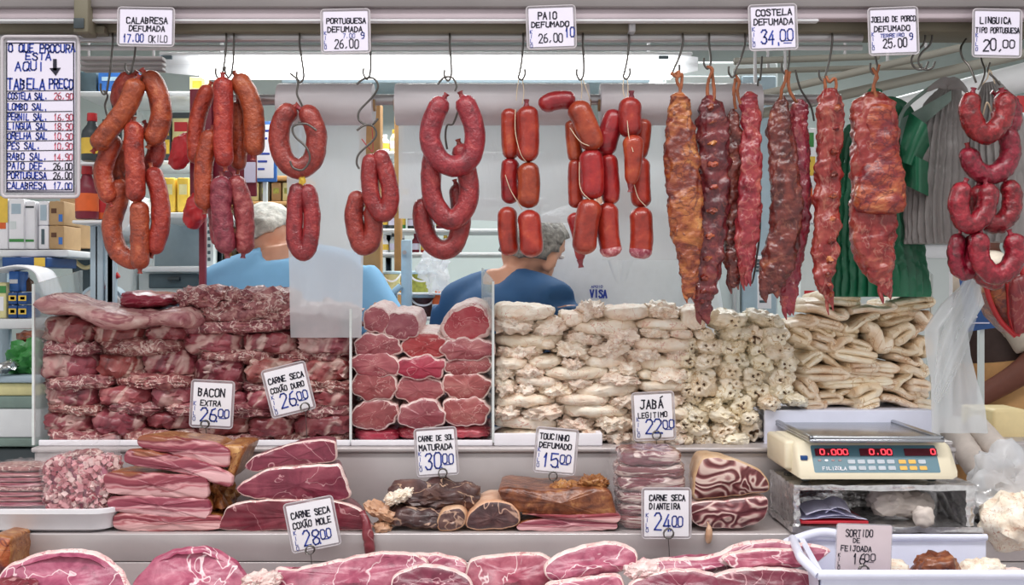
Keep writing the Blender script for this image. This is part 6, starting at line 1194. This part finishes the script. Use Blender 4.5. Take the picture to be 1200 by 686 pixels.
# fridge front behind the ribs
t = thing('steel_fridge', P(850, 500, 1.45), 'tall pale steel fridge front behind the rib racks', 'fridge')
x0, x1 = P(775, 0, 1.45).x, P(912, 0, 1.45).x; MB().box(x0, x1, 1.45, 1.95, .05, 2.3, .01).build('body', 'cab', t)
dr = MB().box(x0 + .01, P(866, 0, 1.45).x, 1.43, 1.449, .1, 2.25, .006).build('door', 'cab', t); MB().box(P(858, 0, 1.42).x, P(862, 0, 1.42).x, 1.405, 1.43, 1.2, 1.7, .004).build('handle', 'steel', dr)
dr = MB().box(P(868, 0, 1.45).x, x1 - .01, 1.43, 1.449, .1, 2.25, .006).build('door', 'cab_blue', t)
for x in (x0 + .04, x1 - .07): MB().box(x, x + .03, 1.5, 1.53, 0, .05).build('foot', 'dark', t)
for i, (x0, x1, y0, y1) in enumerate(((884, 900, 300, 318), (888, 904, 322, 362), (944, 956, 296, 340))):
    t = thing('paper_notice', P(x0, y1, 1.2), ['small upper', 'large lower', 'narrow'][i] + (' printed notice in the gap between rib racks and knobbly strip' if i == 2 else ' printed notice behind the long dark hook'), 'notice', 'printed notices behind the ribs'); MB().pbox(x0, y0, x1, y1, 1.2, .004, .001).build('paper_sheet', 'card_white', t)
    for k in range(4): MB().pbox(x0 + 2, y0 + 4 + (y1 - y0) * k / 4.6, x1 - 2 - k, y0 + 7 + (y1 - y0) * k / 4.6, 1.198, .002).build('printed_line', 'slate', t)
    MB().box(P(x0 + 6, 0, 1.2).x, P(x0 + 10, 0, 1.2).x, 1.206, 1.215, 0, P(0, y1, 1.2).z + .02).build('post', 'cab', t)
cbox('white and yellow carton behind the gap between rib racks', 940, 957, 150, 262, 1.0, .1, 'white', labels=((.1, .9, .3, .5, 'yellow'), (.2, .7, .62, .8, 'orange'), (.2, .8, .05, .2, 'green')))
cbox('pale tall carton below the yellow-labelled one behind the rib racks', 938, 960, 262.5, 915, 1.0, .1, 'cab', labels=((.2, .8, .12, .15, 'red'),))
# right side: white cabinet, poster, net bag, stall shelf
t = thing('white_cabinet', P(1090, 500, 1.3), 'white cabinet behind the grey and green bags', 'cabinet')
x0, x1 = P(960, 0, 1.3).x, P(1118, 0, 1.3).x; MB().box(x0, x1, 1.3, 1.7, 0, P(0, 285, 1.3).z, .01).build('body', 'white', t); MB().box(x0 - .01, x1 + .01, 1.28, 1.72, P(0, 285, 1.3).z, P(0, 281, 1.3).z, .004).build('top', 'slate', t); MB().box(x0 + .02, x1 - .02, 1.285, 1.299, .1, P(0, 303, 1.3).z, .004).build('door', 'cab', t)
one(MB().pbox(1090, 262, 1104, 280, 1.32, .03, .003), 'food_pack', 'green', 'small green pack on the white cabinet right of the green bags', 'food pack')
t = thing('blue_poster', P(1146, 388, .62), 'dark blue printed poster behind the lowest knobbly sausages', 'poster')
a = [P(x, y, .62) for x, y in ((1122, 304), (1170, 316), (1170, 384), (1133, 389))]; q = MB(); q.v = a + [v + Vector((0, .006, 0)) for v in a]; q.f = [[0, 1, 2, 3], [7, 6, 5, 4]] + [[i, (i + 1) % 4, 4 + (i + 1) % 4, 4 + i] for i in range(4)]; q.m = [0] * 6; q.build('board', 'dblue', t)
for y, x0, x1 in ((352, 1150, 1157), (371, 1138, 1146), (378, 1137, 1160)): MB().pbox(x0, y, x1, y + 1.6, .617, .003).build('printed_line', 'paper', t)
MB().box(P(1150, 0, .62).x, P(1150, 0, .62).x + .012, .63, .645, 0, P(0, 384, .62).z + .03).build('post', 'cab', t)
t = thing('net_bag', P(1180, 395, .3), 'orange meat in a red net bag at the right edge below the sausages', 'food pack')
MB().slab([(1154, 325), (1178, 312), (1204, 318), (1210, 350), (1206, 385), (1190, 392), (1166, 366)], .3, .08, 2, 1, 60, 0, 0, .02, 3).build('contents', 'smoked_orange', t)
for p in ([(1152, 322), (1160, 352), (1172, 376), (1190, 394)], [(1180, 308), (1182, 340), (1184, 370), (1190, 394)], [(1196, 308), (1200, 340), (1198, 376), (1192, 394)]):
    MB().tube(cr([P(x, y, .285) for x, y in p], 20), .006, 8).build('net_strand', 'red', t)
one(MB().slab([(1186, 330), (1206, 326), (1212, 380), (1196, 392), (1186, 372)], .27, .05, 2, 1, 40, 0, 0, .01, 5), 'sausage_piece', 'smoked_red', 'dark red smoked piece at the right edge in front of the net bag', 'meat')
for y, l in ((112, 'upper'), (180, 'lower')): cbox(l + ' red and white sign board at the far right edge', 1192, 1216, y, y + 50, .6, .02, 'red' if y < 150 else 'white', 'sign', 'sign_board', 'boards at the far right edge', ((.1, .9, .4, .7, 'card_white' if y < 150 else 'red'),))
board('pale stall shelf far right behind the man in the apron', 1165, 1260, 415, 421, 1.6, .3); board('second pale stall shelf far right behind the man in the apron', 1165, 1260, 448, 456, 1.6, .3)
for i, (x0, y0, y1) in enumerate(((1172, 396, 414.6), (1190, 392, 414.6), (1180, 428, 447.6))): cbox(('first', 'second', 'third')[i] + ' pinkish carton on the stall shelves behind the man in the apron', x0, x0 + 17, y0, y1, 1.65, .15, ('carton', 'cheese', 'carton')[i], group='cartons on the far right stall shelves')
# wall strip shelves seen above the rolls
board('long high shelf on the back wall above the film rolls', 330, 860, 92, 97, 2.7, .35, 'cab_blue')
for i, (x, w, m) in enumerate(((345, 26, 'butter'), (378, 22, 'cab'), (450, 26, 'slate'), (482, 34, 'carton'), (520, 30, 'blue'), (560, 24, 'wood'), (600, 30, 'blue'), (640, 20, 'cab'), (672, 26, 'slate'), (705, 26, 'paleblue'))):
    cbox('%s box from the left on the long high wall shelf' % ORD[i], x, x + w, 74, 91.6, 2.75, .2, m, group='boxes on the high wall shelf')

# ------------------------------------------------------------------ people (bodies one continuous surface; clothes and hair are children)
def person(label, x, y, z0, H, face, shirt, hair, armL, armR, lean=0, roll=0, skin='skin', headoff=(0, 0), coat=False, sleeve=.5, apron=None, collar=False, turn=0):
    """local frame: +Y is the way the person faces, X to the person's right; joints scaled from a 1.75 m body"""
    k = H / 1.75; t = thing('person', (x, y, z0), label, 'person')
    Rz = Matrix.Rotation(face, 3, 'Z'); Rl = Matrix.Rotation(-lean, 3, 'X') @ Matrix.Rotation(roll, 3, 'Y')
    hip = Vector((0, 0, .95)); O = Vector((x, y, z0))
    def J(px_, py_, pz, up=True):
        v = Vector((px_, py_, pz))
        if up and pz > .95: v = hip + Rl @ (v - hip)
        return O + Rz @ (v * k)
    def chain(mb, pts, rad, seg=16, flat=1, n=None, side=None): 
        n = n or len(pts) * 5; q = cr(pts, n); rv = cr([Vector((r, 0, 0)) for r in rad], n); mb.tube(q, [v.x * k for v in rv], seg, flat, side=side)
    fwd = Rz @ Vector((0, 1, 0))
    sh = {-1: J(-.19, 0, 1.42), 1: J(.19, 0, 1.42)}; hx, hy = headoff
    neck, head = J(hx * .4, .02 + hy * .4, 1.49), J(hx, .03 + hy, 1.575)
    def arm(s, a): return [sh[s]] + [J(*p) for p in a]
    arms = {-1: arm(-1, armL), 1: arm(1, armR)}
    def torso(mb, g=0, z0_=.86, z1_=1.50):
        prof = [(.80, .155, .11), (.90, .165, .115), (1.0, .155, .105), (1.12, .15, .10), (1.28, .172, .115), (1.38, .178, .11), (1.44, .15, .095), (1.485, .08, .07), (1.53, .058, .06)]
        pr = [p for p in prof if z0_ <= p[0] <= z1_]; q = [J(0, 0, p[0]) for p in pr]
        mb.tube(q, [(p[1] + g) * k for p in pr], 28, [(p[2] + g) / (p[1] + g) for p in pr], side=fwd)
    def yoke(mb, g=0):
        for s in (-1, 1): chain(mb, [J(.03 * s, -.005, 1.475), J(.11 * s, 0, 1.45), sh[s]], [.052 + g, .06 + g, .062 + g], 16)
    def limb(mb, s, upto=1.0, g=0):
        a = arms[s]; pts = a if upto >= 1 else a[:2] if upto <= .5 else a[:3]
        if len(pts) == 2: pts = [pts[0], pts[0].lerp(pts[1], .5), pts[1].lerp(pts[0], .08)]; rad = [.062, .054, .05]
        else: rad = [.058, .044, .032] if len(pts) == 3 else [.058, .044, .036, .03]
        chain(mb, pts, [r + g for r in rad], 16)
    def legs(mb, g=0, zt=.9, zb=.08):
        for s in (-1, 1): chain(mb, [J(.09 * s, 0, zt, False), J(.095 * s, .01, .5, False), J(.1 * s, -.01, zb, False)], [.085 + g, .058 + g, .042 + g])
    def solid(mb, name, mat, parent, vox=.011, sm=6):
        o = mb.build(name, mat, parent); m = o.modifiers.new('remesh', 'REMESH'); m.mode = 'VOXEL'; m.voxel_size = vox; m.use_smooth_shade = True
        s_ = o.modifiers.new('smooth', 'SMOOTH'); s_.factor = .5; s_.iterations = sm; return o
    b = MB(); torso(b, 0, .8, 1.54); legs(b); yoke(b)
    for s in (-1, 1):
        limb(b, s); a = arms[s]; w = a[-1]; d = (a[-1] - a[-2]).normalized()
        lat = d.cross(Vector((0, 0, 1))); lat = lat.normalized() if lat.length > .1 else Rz @ Vector((1, 0, 0)); dn = lat.cross(d)
        b.tube([w, w + d * .03 * k, w + d * .07 * k, w + d * .088 * k], [.022 * k, .03 * k, .034 * k, .03 * k], 14, .5, side=dn)
        for f in range(4):
            off = lat * ((f - 1.5) * .0165 * k); L = (.066, .076, .07, .056)[f] * k; p = w + d * .082 * k + off
            b.tube([p, p + d * L * .5 + dn * -.004, p + d * L * .85 - dn * .016 * k, p + d * L - dn * .03 * k], [.0095 * k, .009 * k, .0085 * k, .006 * k], 10)
        p = w + d * .03 * k + lat * (.028 * k * s); b.tube([p, p + d * .03 * k + lat * (.02 * k * s), p + d * .06 * k + lat * (.026 * k * s)], [.012 * k, .0105 * k, .007 * k], 10)
        ank = J(.1 * s, 0, .06, False); b.tube([ank - fwd * .06 * k, ank + fwd * .04 * k - Vector((0, 0, .02)), ank + fwd * .16 * k - Vector((0, 0, .03))], [.035 * k, .04 * k, .022 * k], 14)
    # head: skull, jaw, nose, ears, brow, lips
    up = (head - neck).normalized(); sd = fwd.cross(up).normalized()
    def hv(a, f, u): return head + (sd * a + fwd * f + up * u) * k
    for (cen, ra, rf, ru) in ((hv(0, -.01, .03), .076, .095, .088), (hv(0, .035, -.045), .056, .058, .062), (hv(0, .092, -.005), .013, .02, .024), (hv(.076, 0, -.005), .012, .022, .032), (hv(-.076, 0, -.005), .012, .022, .032), (hv(0, .078, -.05), .024, .014, .007), (hv(0, .08, .03), .05, .012, .01)):
        o = len(b.v); b.v += [cen + (sd * (v.x * ra) + fwd * (v.y * rf) + up * (v.z * ru)) * k for v in ICO[3][0]]
        for f in ICO[3][1]: b.f.append([i + o for i in f]); b.m.append(0)
    chain(b, [J(0, -.01, 1.42), neck, hv(0, -.015, -.04)], [.058, .05, .05], 18)
    solid(b, 'body', skin, t, .009, 4)
    for s in (-1, 1): MB().lump(hv(.03 * s, .088, .008), .022 * k, .013 * k, .014 * k, 0, 2, 0, 1, 2).build('eye', 'white', t)
    # hair cap
    b = MB(); o = 0; V, F = ICO[4]; keep = {}
    for i, v in enumerate(V):
        if v.z > (.30 if v.y > .2 else -.35 if v.y < -.1 else -.02):
            keep[i] = len(b.v); nz = 1 + .07 * noise.noise(v * 5) + .05 * noise.noise(v * 12); b.v.append(hv(0, -.012, .032) + (sd * (v.x * .083 * nz) + fwd * (v.y * .102 * nz) + up * (v.z * .098 * nz)) * k)
    for f in F:
        if all(i in keep for i in f): b.f.append([keep[i] for i in f]); b.m.append(0)
    ho = b.build('hair', hair, t); sm = ho.modifiers.new('solid', 'SOLIDIFY'); sm.thickness = .012; sm.offset = -1
    # shirt / coat
    b = MB(); torso(b, .014, .8, 1.49); yoke(b, .015)
    for s in (-1, 1): limb(b, s, sleeve, .013)
    if coat: b.tube([J(0, 0, .95), J(0, 0, .7, False), J(0, 0, .5, False)], [.185 * k, .21 * k, .23 * k], 28, .72, side=fwd)
    so = solid(b, 'coat' if coat else 'shirt', shirt, t, .012, 8)
    if collar:
        for s in (-1, 1): MB().tube(cr([J(.065 * s, -.03, 1.50), J(.06 * s, .06, 1.475), J(.03 * s, .115, 1.41), J(.005 * s, .125, 1.30)], 20), [.004 + .014 * min(1, i / 5, (20 - i) / 6) for i in range(20)], 10, .35, side=fwd).build('collar', shirt, t)
    b = MB(); legs(b, .013, .93, .07); b.tube([J(0, 0, .80, False), J(0, 0, .95, False)], [.17 * k, .168 * k], 28, .7, side=fwd); solid(b, 'trousers', 'trousers', t, .013, 4)
    for s in (-1, 1):
        a = J(.1 * s, .05, .035, False); MB().lump(a, .10 * k, .07, .26 * k, 0, 3, .05, 1, 3).build('shoe', 'dark', t)
    if apron:
        a = MB(); rg = [J(0, 0, z, z > .95) for z in (.45, .6, .8, .95, 1.08, 1.18)]
        a.tube(rg, [(.2 + g) * k for g in (.03, .025, .01, .0, .0, .0)], 28, .78, side=fwd); a.build('apron', apron, t)
    return t, J, k, Rz
down = [(-.26, .02, 1.14), (-.25, .10, .90)]; downR = [(.26, .02, 1.14), (.25, .10, .90)]
zf = .16
struct(MB().box(-3.2, 3.2, .60, 3.2, 0, zf - .001), 'floor_platform', 'floorm', smooth=False)
c1 = P(350, 343, .78)
person('person in a light blue shirt with wavy white hair, bending behind the left pile', c1.x, .78, zf, 1.74, 0, 'blue_shirt', 'hair_grey', [(-.30, .06, 1.16), (-.20, .26, 1.08)], [(.30, -.04, 1.22), (.30, .2, 1.16)], lean=R(8), roll=R(-6), headoff=(-.05, .05), sleeve=.5)
c2 = P(578, 343, .72)
person('person in a navy T-shirt with short grey hair, seen from behind in the middle', c2.x, .72, zf, 1.66, R(-42), 'navy', 'hair_dark', [(-.27, .04, 1.15), (-.16, .26, 1.05)], [(.27, .04, 1.15), (.16, .26, 1.05)], lean=R(6), headoff=(.03, .03), sleeve=.5)
c3 = P(722, 343, 1.15)
pt, J3, k3, R3 = person('person in a white coat marked VISA, head hidden behind the plastic sheet', c3.x, 1.15, zf, 1.9, R(180), 'coat', 'hair_dark', [(-.25, .0, 1.13), (-.24, .06, .90)], [(.25, .0, 1.13), (.24, .06, .90)], coat=True, sleeve=.8, collar=True)
q = MB(); YV = 1.018; u = px(1, YV); o = P(692, 349, YV); write(q, 'VISA', o, Vector((1, 0, 0)), Vector((0, 0, 1)), 0, 0, 8.5, 19, 2.1, 0, u, jit=0); write(q, 'APOIO', o, Vector((1, 0, 0)), Vector((0, 0, 1)), 1, 11.5, 2.6, 13, .7, 0, u, jit=0)
bpy.context.view_layer.update(); dg = bpy.context.evaluated_depsgraph_get()
ct = [o for o in pt.children if o.name.startswith('coat')][0]; ce = ct.evaluated_get(dg); mi = ct.matrix_world.inverted()
for v in q.v:
    ok, hit, nn, fi = ce.ray_cast(mi @ Vector((v.x, .5, v.z)), Vector((0, 1, 0)))
    if ok: v.y = (ct.matrix_world @ hit).y - .0025
q.build('printed_logo', 'blueink', pt, smooth=False)
c4 = P(1180, 343, 1.5)
pt, J4, k4, R4 = person('person in a beige T-shirt, brown vest and tan apron working at the right edge', c4.x, 1.5, zf, 1.75, R(82), 'beige', 'hair_dark', [(-.24, -.06, 1.20), (-.19, .14, 1.07)], [(.24, .0, 1.18), (.16, .20, 1.06)], lean=R(8), skin='skin_dark', sleeve=.5, apron='tan')
b = MB(); f4 = R4 @ Vector((0, 1, 0)); zz_ = (.98, 1.1, 1.25, 1.36, 1.41)
b.tube([J4(0, 0, z) for z in zz_], [r * k4 for r in (.185, .182, .195, .196, .18)], 28, .7, side=f4); b.build('vest', 'brownvest', pt)
